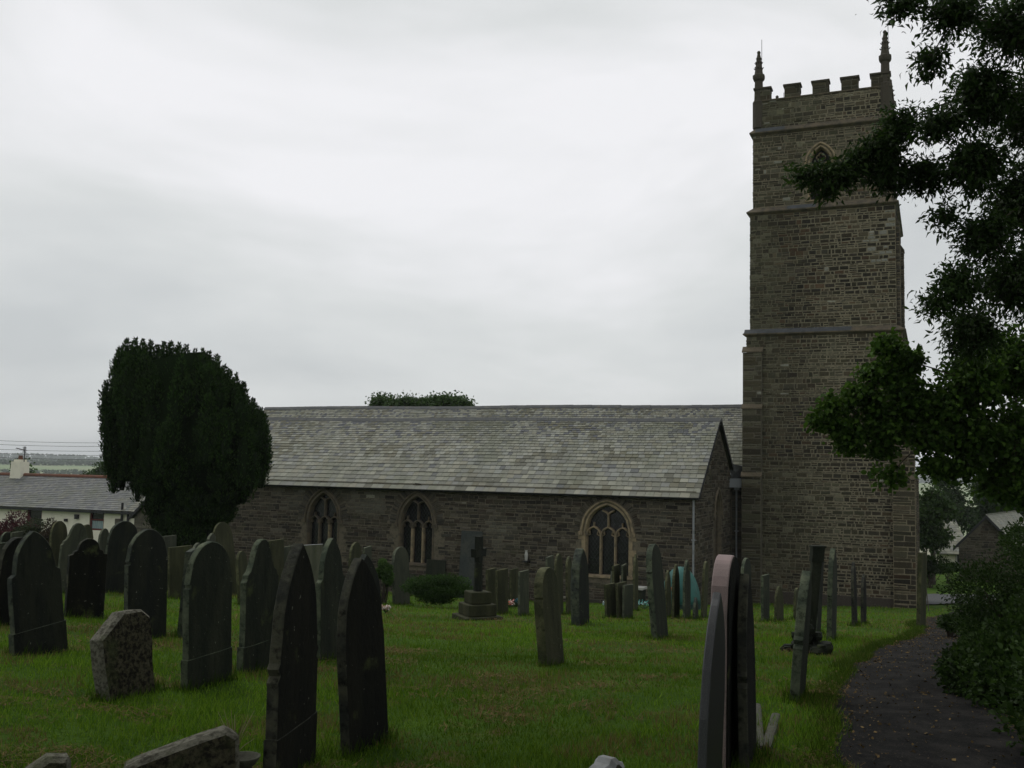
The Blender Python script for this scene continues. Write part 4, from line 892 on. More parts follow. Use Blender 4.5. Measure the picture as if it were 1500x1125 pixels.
def flowers(px, py, Y, cols, label, n=60, r=.12, hgt=.2):
    q = at(px, py, Y); z = float(gz(q.x, q.y)); o = empty('flower_bunch', (q.x, q.y, z), label, 'flowers'); b = MB()
    for i in range(n):
        a = random.uniform(0, 6.28); rr = r*math.sqrt(random.random()); c = Vector((q.x+math.cos(a)*rr, q.y+math.sin(a)*rr, z+hgt*random.uniform(.5, 1.2))); s = random.uniform(.015, .03)
        b.add([c+Vector((-s, 0, 0)), c+Vector((0, -s, s*.5)), c+Vector((s, 0, 0)), c+Vector((0, s, s)), c+Vector((0, 0, s*1.4))], [(0, 1, 4), (1, 2, 4), (2, 3, 4), (3, 0, 4)], random.choice(cols))
    bo_ = b.build('blooms', M['attr'], o); bo_['kind'] = 'stuff'; b = MB()
    for i in range(30): a = random.uniform(0, 6.28); b.tube([(q.x, q.y, z), (q.x+math.cos(a)*r, q.y+math.sin(a)*r, z+hgt*.9)], .004, 4, (.03, .07, .02))
    b.build('stems', M['attr'], o)
flowers(748, 866, 28, [(.6, .1, .08), (.7, .66, .6), (.6, .3, .25)], 'red and white flowers laid between two flat headstones')
flowers(944, 860, 31, [(.05, .3, .28), (.1, .4, .36), (.4, .5, .5)], 'teal flowers at the foot of the white topped tomb', r=.3)
flowers(756, 848, 30, [(.05, .25, .3), (.1, .3, .4)], 'blue green flowers behind the slab right of the cross', r=.14)
flowers(888, 858, 31, [(.6, .7, .7), (.2, .4, .4)], 'white and teal flowers between the low square slabs', r=.1)
flowers(566, 862, 21, [(.55, .5, .45), (.4, .25, .2)], 'pale flowers at the foot of the left clipped bush', r=.1, hgt=.12)
q = C(6.1, -.12, 0); b = MB()
b.tube([C(6.12, -.16, -1.72), C(6.12, -.16, -1.52), C(6.12, -.16, -1.40), C(6.12, -.16, -1.36)], [.05, .07, .04, .05], 10); o = b.build('white_vase', M['white'], None, loc=tuple(C(6.12, -.16, -1.72))); tag(o, 'small white vase on a bracket on the aisle wall near the blocked arch', 'vase')
b = MB(); b.box(C, 6.02, 6.22, -.26, -.0, -1.78, -1.722); o = b.build('wall_bracket', M['dark'], None, loc=tuple(C(6.12, -.1, -1.75))); tag(o, 'dark bracket fixed to the aisle wall under the white vase', 'bracket')
# stake near the tower corner
p = hit(1361, 896); b = MB(); b.tube([p-Vector((0, 0, .1)), p+Vector((-.09, 0, .8))], .016, 6); o = b.build('wooden_stake', M['wood'], None, loc=tuple(p)); tag(o, 'thin leaning wooden stake beside the narrow slab at the path bend', 'stake')

# fresh tufts at the foot of each stone
tv = []; tcs = []
for (x, y, wd, yaw) in TOMBS:
    if y > 30: continue
    n = int(520 if y < 9 else 200); t = RNG.uniform(-.6, .6, n)*wd*1.15; s_ = RNG.normal(0, .06, n)
    X = x+t*math.cos(yaw)-s_*math.sin(yaw); Y = y+t*math.sin(yaw)+s_*math.cos(yaw); H = RNG.uniform(.03, .17, n)*RNG.uniform(.5, 1, n)*(1 if y < 12 else 1.1); q = RNG.uniform(0, 6.28, n)
    B_ = np.stack([X, Y, gz(X, Y)-.01], 1); w_ = np.stack([np.cos(q), np.sin(q), 0*q], 1)*.0032*(y/5)**.6; T2 = B_+np.stack([np.cos(q*5)*H*.4, np.sin(q*5)*H*.4, H], 1)
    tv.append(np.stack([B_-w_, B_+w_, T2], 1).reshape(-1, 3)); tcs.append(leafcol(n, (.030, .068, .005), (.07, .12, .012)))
GRASS.append((np.concatenate(tv), np.concatenate(tcs)))
o = fast_mesh('grass', np.concatenate([g[0] for g in GRASS]), 3, np.concatenate([g[1] for g in GRASS]), M['grass']); tag(o, 'short green lawn grass between the headstones', 'grass', kind='stuff')

# ------------------------------------------------------------------ trees and shrubs
def rot_leaves(P_, D, L_, Wd, droop=.0, k=4, fold=.25):
    """P (n,3) bases, D (n,3) unit directions -> leaf polygons"""
    n = len(P_); up = RNG.normal(0, 1, (n, 3)); up[:, 2] += 1.2; S_ = np.cross(D, up); S_ /= np.linalg.norm(S_, axis=1, keepdims=True)+1e-9; Nn = np.cross(S_, D)
    L_ = L_[:, None]; Wd = Wd[:, None]
    if k == 4: pts = [P_, P_+D*L_*.45+S_*Wd/2+Nn*Wd*fold, P_+D*L_-Nn*L_*droop, P_+D*L_*.45-S_*Wd/2+Nn*Wd*fold]
    else: pts = [P_, P_+D*L_*.25+S_*Wd*.42+Nn*Wd*fold*.6, P_+D*L_*.62+S_*Wd*.46+Nn*Wd*fold, P_+D*L_-Nn*L_*droop, P_+D*L_*.62-S_*Wd*.46+Nn*Wd*fold, P_+D*L_*.25-S_*Wd*.42+Nn*Wd*fold*.6]
    return np.stack(pts, 1).reshape(-1, 3)
def unit(v): return v/(np.linalg.norm(v, axis=-1, keepdims=True)+1e-9)
def curve(p, q, sag=.12, n=6):
    p = Vector(p); q = Vector(q); L_ = (q-p).length; o = Vector((random.uniform(-1, 1), random.uniform(-1, 1), random.uniform(.2, 1)))*L_*sag
    return [p.lerp(q, t)+o*math.sin(math.pi*t) for t in [i/(n-1) for i in range(n)]]
def tree(name, base, top, rad, lobes, leafL, leafW, label, cat='tree', group=None, cols=((.03, .06, .015), (.06, .11, .025)), twigs=26, perleaf=16, k=4, droop=.25, tw=.010, hang=.25, forks=None, leafmat='leaf'):
    """lobes: (centre, (rx, ry, rz), weight); twigs grow from limbs that reach into each lobe"""
    base = Vector(base); top = Vector(top); root = empty(name, base, label, cat, group)
    tr = MB(); pts = curve(base-Vector((0, 0, .3)), top, .05, 8); tr.tube(pts, [rad*(1.25-.85*i/7) if i else rad*1.5 for i in range(8)], 12, (1, 1, 1)); tr.build('trunk', M['bark'], root, smooth=True)
    br = MB(); Ps = []; Ds = []; Ls = []; Ws = []; Cs = []
    nodes = [(p, 0) for p in pts[2:]]; mid_ = pts[4]
    for (c, r, wgt) in sorted(lobes, key=lambda l: (Vector(l[0])-mid_).length):
        c = Vector(c); st, lev = min(nodes, key=lambda q: (q[0]-c).length+q[1]*.25); lc = curve(st, c, .10, 7); nodes += [(q, lev+1) for q in lc[3:]]; lr = rad*.15*min(1.2, max(.35, (c-st).length*.12))
        br.tube(lc, [lr*(1-.7*i/6) for i in range(7)], 7)
        for i in range(int(twigs*wgt)):
            while True:
                o_ = Vector((random.uniform(-1, 1), random.uniform(-1, 1), random.uniform(-1, 1)))
                if .25 < o_.length < 1: break
            e_ = c+Vector((o_.x*r[0], o_.y*r[1], o_.z*r[2])); s_ = lc[random.choice([4, 5, 6])].lerp(c, random.random()); sc = curve(s_, e_, .10, 5)
            br.tube(sc, [tw*(1-.75*j/4) for j in range(5)], 4, cap=False)
            n = int(perleaf*random.uniform(.7, 1.3)); t = RNG.uniform(.30, 1.05, n); A_ = np.array([tuple(v) for v in sc]); ti = t*4; i0 = np.minimum(ti.astype(int), 3); f = (ti-i0)[:, None]; p_ = A_[i0]*(1-f)+A_[i0+1]*f
            dirn = unit(np.array(tuple(e_-s_))[None, :]); spread = leafL*1.6
            p_ = p_+RNG.normal(0, spread*.6, (n, 3)); d = unit(dirn*.7+RNG.normal(0, .6, (n, 3))+np.array([0, 0, -hang]))
            Ps.append(p_); Ds.append(d); l = leafL*RNG.uniform(.45, 1.35, n); Ls.append(l); Ws.append(l*leafW); 
            f_ = random.uniform(.7, 1.3); Cs.append(leafcol(n, cols[0], cols[1])*f_)
    br.build('branches', M['bark'], root)
    P_ = np.concatenate(Ps); V_ = rot_leaves(P_, np.concatenate(Ds), np.concatenate(Ls), np.concatenate(Ws), droop, k)
    fast_mesh('crown', V_, k, np.clip(np.concatenate(Cs), .004, .3), M[leafmat], root, ); return root
def lobe_px(px, py, Y, rxp, ryp, rz=None, w=1.0):
    c = at(px, py, Y); s = Y/FPX; return (c, (rxp*s, (rz or (rxp+ryp)*.5*s), ryp*s), w)
# near tree: dark, slender leaves, upper right
NL = [lobe_px(1490, 40, 11, 90, 60, w=2.4), lobe_px(1400, 18, 10.5, 62, 24, w=1.3), lobe_px(1318, 8, 10.5, 36, 12, w=.5), lobe_px(1360, 95, 11, 26, 30, w=.45),
      lobe_px(1440, 140, 11.5, 58, 60, w=2.0), lobe_px(1500, 170, 12, 80, 90, w=2.6), lobe_px(1382, 180, 11.5, 38, 34, w=1.2), lobe_px(1318, 185, 12, 32, 28, w=1.1),
      lobe_px(1285, 222, 12, 36, 24, w=1.4), lobe_px(1228, 256, 12, 34, 13, w=.9), lobe_px(1182, 258, 12, 22, 9, w=.45), lobe_px(1255, 240, 12, 22, 12, w=.5), lobe_px(1300, 262, 12, 40, 20, w=1.0), lobe_px(1212, 277, 12, 16, 11, w=.3), lobe_px(1355, 260, 12, 36, 28, w=1.1),
      lobe_px(1425, 250, 11.5, 55, 45, w=2.0), lobe_px(1500, 300, 12, 60, 80, w=2.4), lobe_px(1385, 318, 11.5, 14, 18, w=.4), lobe_px(1440, 350, 11.5, 46, 44, w=1.2), lobe_px(1490, 420, 12, 70, 70, w=2.4),
      lobe_px(1400, 420, 11.5, 36, 40, w=.9), lobe_px(1365, 450, 11.5, 22, 34, w=.4), lobe_px(1420, 490, 12, 50, 44, w=1.8)]
NL = [(c, tuple(v*.88 for v in r_), w*(1.5 if c.x > 5.1 else 1.05)) for c, r_, w in NL]
# parts of the same crown that reach outside the picture, over the path
for c_ in ((8.5, 9, 9), (8, 6, 7.5), (6.5, 4, 8.5), (9, 3, 6), (7, 1, 7.5), (10.5, 10, 7), (10, 7, 11), (9, 12, 12)): NL.append((Vector(c_), (1.9, 1.9, 1.4), 3.2))
NL2 = [(Vector((4.5, 1.0, 6.8)), (1.8, 1.8, 1.0), 2.6)]
tree('broadleaf_tree', (8.6, 9.5, float(gz(8.6, 9.5))), (9.2, 10, 10), .26, NL+NL2, .084, .36, 'dark slender leaved tree overhanging from the upper right corner', cols=((.014, .032, .006), (.034, .066, .011)), twigs=38, perleaf=34, k=4, droop=.3, tw=.009)
SL_ = [lobe_px(1300, 508, 13, 20, 12, w=.6), lobe_px(1328, 530, 13, 28, 16, w=.9), lobe_px(1282, 548, 13, 30, 10, w=.8), lobe_px(1320, 566, 13, 34, 14, w=1.0), lobe_px(1262, 578, 13, 32, 10, w=.8), lobe_px(1226, 594, 13, 24, 8, w=.5), lobe_px(1205, 616, 13, 20, 7, w=.4),
       lobe_px(1290, 602, 13, 36, 12, w=1.0), lobe_px(1240, 628, 13, 30, 10, w=.8), lobe_px(1300, 634, 13, 40, 12, w=1.2), lobe_px(1248, 652, 13, 26, 8, w=.5), lobe_px(1330, 600, 13, 34, 24, w=1.2), lobe_px(1290, 660, 13, 24, 6, w=.4),
       lobe_px(1372, 600, 13, 40, 34, w=2.0), lobe_px(1368, 642, 13, 34, 22, w=1.4), lobe_px(1420, 560, 13, 46, 46, w=2.6), lobe_px(1480, 540, 13.5, 60, 70, w=3), lobe_px(1430, 640, 13, 46, 40, w=2.6), lobe_px(1490, 660, 13, 55, 70, w=3), lobe_px(1408, 688, 13, 34, 12, w=.7),
       lobe_px(1372, 684, 13, 20, 10, w=.3), lobe_px(1300, 700, 13, 30, 5, w=.25), lobe_px(1475, 712, 13, 40, 22, w=1.6), lobe_px(1530, 730, 13, 40, 36, w=1.6)]
SL_ = [(c, (r_[0], r_[1]*1.3, r_[2]*.62), w*.72) if c.x < 5.2 else (c, r_, w) for c, r_, w in SL_]
for c_ in ((10.5, 13, 6), (10.5, 12, 3.5), (11.5, 15, 8)): SL_.append((Vector(c_), (1.6, 1.6, 1.3), 3.0))
tree('sycamore_tree', (9.6, 13.5, float(gz(9.6, 13.5))), (9.4, 13.5, 7.5), .28, SL_, .066, .80, 'sycamore with low green boughs reaching across the tower base', cols=((.028, .068, .008), (.078, .148, .018)), twigs=52, perleaf=34, k=6, droop=.2, tw=.009)

tree('broadleaf_tree', (3.5, -6, float(gz(3.5, -6))), (3.0, -5, 7), .35, [(Vector(c_), (2.6, 2.4, 1.5), 3.5) for c_ in ((-4, 3, 8.4), (0, 4.4, 8.8), (4, 4, 8), (-2, 1, 7.6), (2, 2, 7.8), (-5, 0, 7.5), (0, -3, 6.2), (3, -2, 6.8), (6, -4, 6.4), (-3, -5, 6.6), (2.5, -6, 8.6), (-1, -6.5, 4.6), (5, -5.5, 4.2), (2, 0, 7.6), (-4, -2.5, 7.4), (6.5, -1, 4.2))], .22, .7, 'unseen broad tree added behind and above the viewpoint to shade the foreground', cols=((.014, .032, .006), (.034, .066, .011)), twigs=26, perleaf=26, k=4, tw=.015)  # added canopy out of view, placed to darken the foreground
# shrubs on the right of the path
def shrub(name, c, r, n, L_, w_, cols, label, cat='shrub', up=.3, k=4, group=None, lobes=14, stem=True):
    c = Vector(c); z = float(gz(c.x, c.y)); root = empty(name, (c.x, c.y, z), label, cat, group); Ps = []; Ds = []; Cs = []; tr = MB()
    for i in range(lobes):
        while True:
            o_ = Vector((random.uniform(-1, 1), random.uniform(-1, 1), random.uniform(-.9, 1)))
            if o_.length < 1: break
        lc = Vector((c.x+o_.x*r[0]*.75, c.y+o_.y*r[1]*.75, max(z+.1, c.z+o_.z*r[2]*.75))); q = random.uniform(.28, .45); m_ = n//lobes
        d = unit(RNG.normal(0, 1, (m_, 3))); rad_ = RNG.uniform(.55, 1.02, (m_, 1)); p = np.array(tuple(lc))+d*rad_*np.array([r[0]*q*1.2, r[1]*q*1.2, r[2]*q]); p[:, 2] = np.maximum(p[:, 2], gz(p[:, 0], p[:, 1])+.01)
        Ps.append(p); Ds.append(unit(d*.8+RNG.normal(0, .5, (m_, 3))+[0, 0, up])); f_ = random.uniform(.7, 1.3); Cs.append(leafcol(m_, *cols)*f_)
        if stem: tr.tube(curve((c.x+random.uniform(-.1, .1), c.y+random.uniform(-.1, .1), z-.1), lc, .08, 5), [.022, .018, .014, .010, .005], 5)
    if stem: tr.build('stems', M['bark'], root)
    P_ = np.concatenate(Ps); m_ = len(P_); l = L_*RNG.uniform(.6, 1.3, m_); fast_mesh('foliage', rot_leaves(P_, np.concatenate(Ds), l, l*w_, .2, k), k, np.concatenate(Cs), M['leaf'], root); return root
G1 = ((.014, .032, .006), (.036, .070, .012)); G2 = ((.020, .045, .008), (.048, .085, .018))
shrub('hedge_shrub', at(1538, 1005, 8.6), (.72, 1.2, .80), 34000, .042, .75, G1, 'dark broad leaved ivy shrub at the bottom right beside the path', lobes=26, k=6)
shrub('hedge_shrub', at(1532, 890, 10.4), (.80, 1.2, .90), 30000, .040, .5, G1, 'dense green bush behind the ivy shrub at the right edge', lobes=24)
shrub('hedge_shrub', at(1470, 935, 12.2), (.42, 1.0, .45), 20000, .06, .14, G2, 'feathery pale green bush where the path bends', lobes=18, up=.8)
shrub('hedge_shrub', at(1440, 1000, 10.6), (.30, .9, .36), 14000, .06, .14, G2, 'low feathery growth spilling on to the path edge', lobes=14, up=.8)
shrub('hedge_shrub', at(1556, 822, 13.5), (.62, 1.2, .55), 22000, .045, .45, G2, 'tall bush below the sycamore at the right edge', lobes=18)
shrub('hedge_shrub', at(1650, 1060, 6.6), (.8, 1.3, .8), 9000, .05, .6, G1, 'ivy covered bush just outside the right edge by the path', lobes=14, k=6)
shrub('hedge_shrub', at(1392, 912, 17.0), (.26, .5, .12), 2500, .09, .3, G1, 'low dark ground growth beside the narrow slab at the path bend', lobes=9)
# clipped bushes by the aisle
shrub('clipped_bush', at(562, 842, 27.5), (.30, .40, .42), 6000, .055, .6, ((.035, .075, .016), (.075, .14, .03)), 'small clipped green bush left of the lone round headstone', 'bush', lobes=14, group='clipped bushes by the aisle')
shrub('clipped_bush', at(645, 862, 27.0), (.88, .55, .40), 26000, .045, .6, ((.022, .050, .012), (.055, .11, .022)), 'wide clipped dark green bush left of the stone cross', 'bush', lobes=44, stem=False, group='clipped bushes by the aisle')
# shrubs before the cottage
RED = ((.05, .022, .022), (.12, .04, .045))
shrub('red_shrub', at(16, 782, 44), (1.35, 1.0, 1.0), 5000, .12, .4, RED, 'red leaved shrub in front of the cottage at the left edge', lobes=16)
shrub('garden_shrub', at(52, 786, 40), (.85, .8, .7), 4000, .11, .5, ((.02, .03, .014), (.05, .06, .03)), 'dark green shrub before the cottage doorway', lobes=14)
shrub('garden_shrub', at(78, 790, 38), (.45, .6, .7), 3000, .10, .4, ((.035, .028, .02), (.07, .055, .035)), 'brownish thin shrub right of the cottage doorway', lobes=12)

# the yew
YC = at(270, 700, 33); YD = 33.0; ysc = YD/FPX
yb = Vector((YC.x, YD, float(gz(YC.x, YD)))); yew = empty('yew_tree', yb, 'dense dark columnar yew tree at the far end of the aisle', 'tree')
tr = MB(); tr.tube([yb-Vector((0, 0, .2)), yb+Vector((.0, 0, .6)), yb+Vector((.05, 0, 1.6)), yb+Vector((.1, 0, 3))], [.55, .42, .45, .3], 12); tr.build('trunk', M['bark'], yew, smooth=True)
YL = [(497, 182), (505, 176), (540, 167), (560, 163), (600, 156), (626, 154), (669, 163), (694, 183), (716, 209), (759, 224), (781, 234), (815, 243)]
YR = [(497, 205), (503, 262), (512, 292), (520, 320), (538, 325), (560, 358), (594, 362), (601, 386), (640, 391), (669, 395), (693, 393), (706, 368), (735, 353), (753, 333), (778, 316), (797, 296), (815, 286)]
yl = lambda y: np.interp(y, *zip(*YL)); yr = lambda y: np.interp(y, *zip(*YR))
Ps = []; Ds = []; Cs = []; core = MB()
def plume(cx, cy, z0, z1, r, n):
    h = z1-z0; t = RNG.random(n)**.85; prof_ = np.sin(np.pi*np.clip(.16+.80*t, 0, 1))**.6; prof_ = np.where(t > .8, prof_*np.clip((1.04-t)/.24, .05, 1)**.6, prof_)
    a = RNG.uniform(0, 2*np.pi, n); lump = 1+.12*np.sin(a*3+t*17+cx*9)+.14*np.sin(a*5+t*37+cy*5); rr = r*prof_*lump*RNG.uniform(.80, 1.15, n)
    p = np.stack([cx+np.cos(a)*rr, cy+np.sin(a)*rr, z0+h*t], 1); d = unit(np.stack([np.cos(a)*.55, np.sin(a)*.55, np.full(n, 1.0)], 1)+RNG.normal(0, .3, (n, 3)))
    Ps.append(p); Ds.append(d); Cs.append(leafcol(n, (.011, .026, .007), (.033, .064, .014))*random.uniform(.75, 1.3))
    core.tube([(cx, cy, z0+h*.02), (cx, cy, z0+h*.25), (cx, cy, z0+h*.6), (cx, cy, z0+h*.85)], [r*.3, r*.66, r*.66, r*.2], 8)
def ypos(px, py, dy): q = at(px, py, YD+dy); return q
for i in range(370):
    y = random.uniform(535, 812); a, b = float(yl(y)), float(yr(y)); cxp, hw = (a+b)/2, (b-a)/2; th = random.uniform(0, 2*math.pi); k_ = random.choice([.82, .90, .95, .6])
    if k_ == .6 and y > 700: k_ = .8
    px_ = cxp+hw*k_*math.cos(th); dy = hw*k_*math.sin(th)*ysc*.95; q = ypos(px_, y, dy); r = random.uniform(.17, .31); L_ = random.uniform(1.0, 1.9)*(1 if y < 690 else .5)
    z1 = q.z+L_*.55; topz = ypos(px_, max(float(np.interp(px_, [152, 160, 176, 205, 216, 223, 230, 262, 278, 285, 292, 320, 327, 345, 360, 366, 372, 384, 395], [600, 575, 502, 498, 500, 530, 503, 504, 508, 540, 514, 523, 552, 553, 566, 612, 592, 604, 650])), 497), dy).z-.15*abs(dy)
    z1 = min(z1, topz+random.uniform(-.35, -.02)); plume(q.x, q.y, min(q.z-L_*.45, z1-.6), z1, r, 330)
for px_, py_ in ((186, 497), (198, 496), (210, 498), (221, 500), (240, 502), (250, 501), (262, 503), (273, 506), (286, 512), (297, 513), (306, 516), (318, 521), (336, 542), (346, 549), (357, 560), (371, 585), (383, 599), (156, 558), (159, 592), (163, 628), (170, 655), (160, 610), (180, 560), (184, 600), (190, 560), (196, 620), (186, 640), (205, 660), (200, 580), (372, 620), (366, 650), (170, 530), (176, 508), (390, 625), (329, 536), (231, 506)):
    for dy in (0, random.uniform(-.8, -.3)): q = ypos(px_, py_, dy); plume(q.x, q.y, q.z-random.uniform(1.2, 1.8), q.z-(0 if dy == 0 else .12), random.uniform(.13, .2), 330)
P_ = np.concatenate(Ps); n = len(P_); l = .10*RNG.uniform(.6, 1.3, n)
fast_mesh('crown', rot_leaves(P_, np.concatenate(Ds), l, l*.42, .1, 4), 4, np.concatenate(Cs), M['yew'], yew)
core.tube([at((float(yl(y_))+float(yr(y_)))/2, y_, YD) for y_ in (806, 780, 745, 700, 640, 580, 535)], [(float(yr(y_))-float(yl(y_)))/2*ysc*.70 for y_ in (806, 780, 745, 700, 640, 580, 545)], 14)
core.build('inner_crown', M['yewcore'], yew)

# background trees
def bgtree(name, px, pybase, pytop, Y, wpx, label, cols=((.03, .06, .018), (.07, .12, .035)), n=9, leaf=.22, dens=1.0, group='trees in the background'):
    c = at(px, pybase, Y); z0 = float(gz(c.x, c.y)); t = at(px, pytop, Y); s = Y/FPX; H = t.z-z0; r = wpx*s/2; lb = []
    for i in range(n):
        a = random.uniform(0, 6.28); q = math.sqrt(random.random())*.62; zz = random.uniform(.45, .86); f = math.sin(math.pi*min(1, zz*.95)); rr = r*random.uniform(.32, .5)
        lb.append((Vector((c.x+math.cos(a)*q*r, Y+math.sin(a)*q*r, z0+H*zz*.93)), (rr, rr, min(rr*.8, H*.2)), dens))
    lb.append((Vector((c.x, Y, z0+H*.90)), (r*.4, r*.4, H*.1), dens))
    return tree(name, (c.x, Y, z0), (c.x, Y, z0+H*.7), max(.12, H*.025), lb, leaf, .7, label, 'tree', group, cols, twigs=24, perleaf=22, tw=.03, droop=.15)
bgtree('background_tree', 27, 720, 672, 92, 62, 'round green tree behind the cottage chimney')
bgtree('background_tree', 150, 720, 677, 88, 66, 'green tree rising behind the cottage roof beside the yew', n=11)
bgtree('background_tree', 182, 725, 682, 80, 36, 'smaller green tree between the cottage roof and the yew')
tc_ = at(618, 860, 60); tz_ = float(gz(tc_.x, 60)); tb_ = [lobe_px(x_, y_, 60+random.uniform(-1, 1), 17, 9, rz=1.0, w=1.5) for x_, y_ in ((560, 589), (556, 598), (576, 594), (592, 592), (606, 590), (622, 593), (636, 590), (650, 588), (664, 589), (680, 594), (570, 602), (600, 600), (630, 601), (660, 600), (684, 602))]+[lobe_px(x_, 618, 60, 26, 16, rz=1.6, w=1.5) for x_ in (570, 600, 630, 660)]
tree('background_tree', (tc_.x, 60, tz_), (tc_.x, 60, at(618, 640, 60).z), .3, tb_, .17, .7, 'low broad treetop showing above the nave ridge', 'tree', 'trees in the background', ((.03, .06, .018), (.07, .12, .035)), twigs=24, perleaf=26, tw=.02, droop=.15)
bgtree('background_tree', 1366, 860, 712, 52, 74, 'leafy tree standing beyond the lane right of the tower', n=14, cols=((.022, .045, .012), (.05, .09, .022)), dens=1.2, leaf=.2)
bgtree('background_tree', 1440, 840, 700, 80, 120, 'dark tree behind the stone barn roof', n=14, cols=((.02, .04, .012), (.04, .075, .02)), dens=1.2, leaf=.28)
bgtree('background_tree', 1380, 840, 690, 84, 90, 'dark tree behind the leafy tree beyond the lane', n=14, cols=((.02, .04, .012), (.04, .075, .02)), dens=1.2, leaf=.28)
bgtree('background_tree', 1500, 840, 690, 86, 120, 'dark tree at the right edge behind the barn', n=12, cols=((.02, .04, .012), (.04, .075, .02)), leaf=.28)
shrub('garden_shrub', at(1362, 832, 50), (1.1, .8, .6), 4000, .14, .5, G1, 'dark low bush under the leafy tree beyond the lane', lobes=14)
shrub('garden_shrub', at(1388, 832, 53), (.6, .6, .25), 2500, .14, .5, G1, 'low bush in front of the yellow house', lobes=10)
# far wood on the ridge and hedgerows in the fields
V_ = []; Cc = []
for (Y, zoff, nn, sz, x0, x1) in ((1900, 2, 1600, 10, -1500, 1400), (2600, 6, 1400, 13, -2100, 1900), (900, 0, 240, 4, -560, -300), (620, 0, 200, 3, -420, -200), (1150, 0, 260, 5, -700, -330)):
    X = np.linspace(x0, x1, nn)+RNG.normal(0, sz*.4, nn); Yv = Y+(X-x0)*.04+RNG.normal(0, sz, nn); z = gz(X, Yv)
    h = sz*(.5+.9*fbm(X/90., Yv*0, 1.0)) 
    for rep in range(7):
        p = np.stack([X+RNG.normal(0, sz*.35, nn), Yv+RNG.normal(0, sz*.35, nn), z+h*RNG.uniform(0, 1, nn)], 1); d = unit(RNG.normal(0, 1, (nn, 3))); V_.append(rot_leaves(p-d*sz*.35, d, np.full(nn, sz*.75), np.full(nn, sz*.6), .1, 4)); Cc.append(leafcol(nn, (.09, .12, .085), (.14, .18, .12)))  # leaf colours paled, with part of the far haze painted in
o = fast_mesh('distant_wood', np.concatenate(V_), 4, np.concatenate(Cc), M['leaf']); tag(o, 'distant tree lines and hedgerows on the far hills', 'wood', kind='stuff')

# ------------------------------------------------------------------ cottage on the left
HA = math.radians(-70); hA = Vector((math.sin(HA), math.cos(HA), 0)); hN = Vector((math.sin(HA+math.pi/2), math.cos(HA+math.pi/2), 0)); hq = at(100, 742, 58); H0_ = Vector((hq.x, hq.y, 0)); hz = hq.z
def Hc(s, w, z): return H0_+hA*s+hN*w+Vector((0, 0, z))
def hs(px, py):    # picture point on the front wall -> (s, z)
    d = ray(px, py); o_ = Vector((0, 0, EYE)); t = (H0_-o_).dot(hN)/d.dot(hN); p = o_+d*t; return (p-H0_).dot(hA), p.z
cott = empty('cottage', Hc(0, 0, -4.2), 'long low cream rendered cottage with slate roof and maroon windows', 'cottage')
sR = hs(196, 750)[0]; sL_ = hs(-60, 740)[0]; ev = hz; d = ray(100, 699); o_ = Vector((0, 0, EYE)); pl_ = H0_+hN*2.6; t = (pl_-o_).dot(hN)/d.dot(hN); rzz = (o_+d*t).z
wl_ = MB(); holes = []
def rhole(x0, x1, y0, y1): a, _ = hs(x1, y0); b, _ = hs(x0, y0); return (a, b, hs((x0+x1)/2, y1)[1], hs((x0+x1)/2, y0)[1])
holes = [rhole(132, 153, 745, 777), rhole(40, 62, 744, 800), rhole(-30, -5, 745, 775)]
holes = sorted(holes); cur = sR
for (a, b, z0, z1) in holes:
    z1 = min(z1, ev-.02); wl_.add([Hc(cur, 0, -5), Hc(a, 0, -5), Hc(a, 0, ev), Hc(cur, 0, ev)], [(0, 1, 2, 3)]); wl_.add([Hc(a, 0, -5), Hc(b, 0, -5), Hc(b, 0, z0), Hc(a, 0, z0)], [(0, 1, 2, 3)]); wl_.add([Hc(a, 0, z1), Hc(b, 0, z1), Hc(b, 0, ev), Hc(a, 0, ev)], [(0, 1, 2, 3)])
    for p, q in (((a, z0), (b, z0)), ((b, z0), (b, z1)), ((b, z1), (a, z1)), ((a, z1), (a, z0))): wl_.add([Hc(p[0], 0, p[1]), Hc(q[0], 0, q[1]), Hc(q[0], .2, q[1]), Hc(p[0], .2, p[1])], [(0, 1, 2, 3)])
    cur = b
wl_.add([Hc(cur, 0, -5), Hc(sL_, 0, -5), Hc(sL_, 0, ev), Hc(cur, 0, ev)], [(0, 1, 2, 3)])
wl_.add([Hc(sR, 0, -5), Hc(sR, 5.2, -5), Hc(sR, 5.2, ev), Hc(sR, 2.6, rzz-.08), Hc(sR, 0, ev)], [(0, 1, 2, 3, 4)]); wl_.add([Hc(sL_, 0, -5), Hc(sL_, 5.2, -5), Hc(sL_, 5.2, ev), Hc(sL_, 2.6, rzz-.08), Hc(sL_, 0, ev)], [(0, 1, 2, 3, 4)])
wl_.add([Hc(sR, 5.2, -5), Hc(sL_, 5.2, -5), Hc(sL_, 5.2, ev), Hc(sR, 5.2, ev)], [(0, 1, 2, 3)]); wl_.build('wall', M['render'], cott)
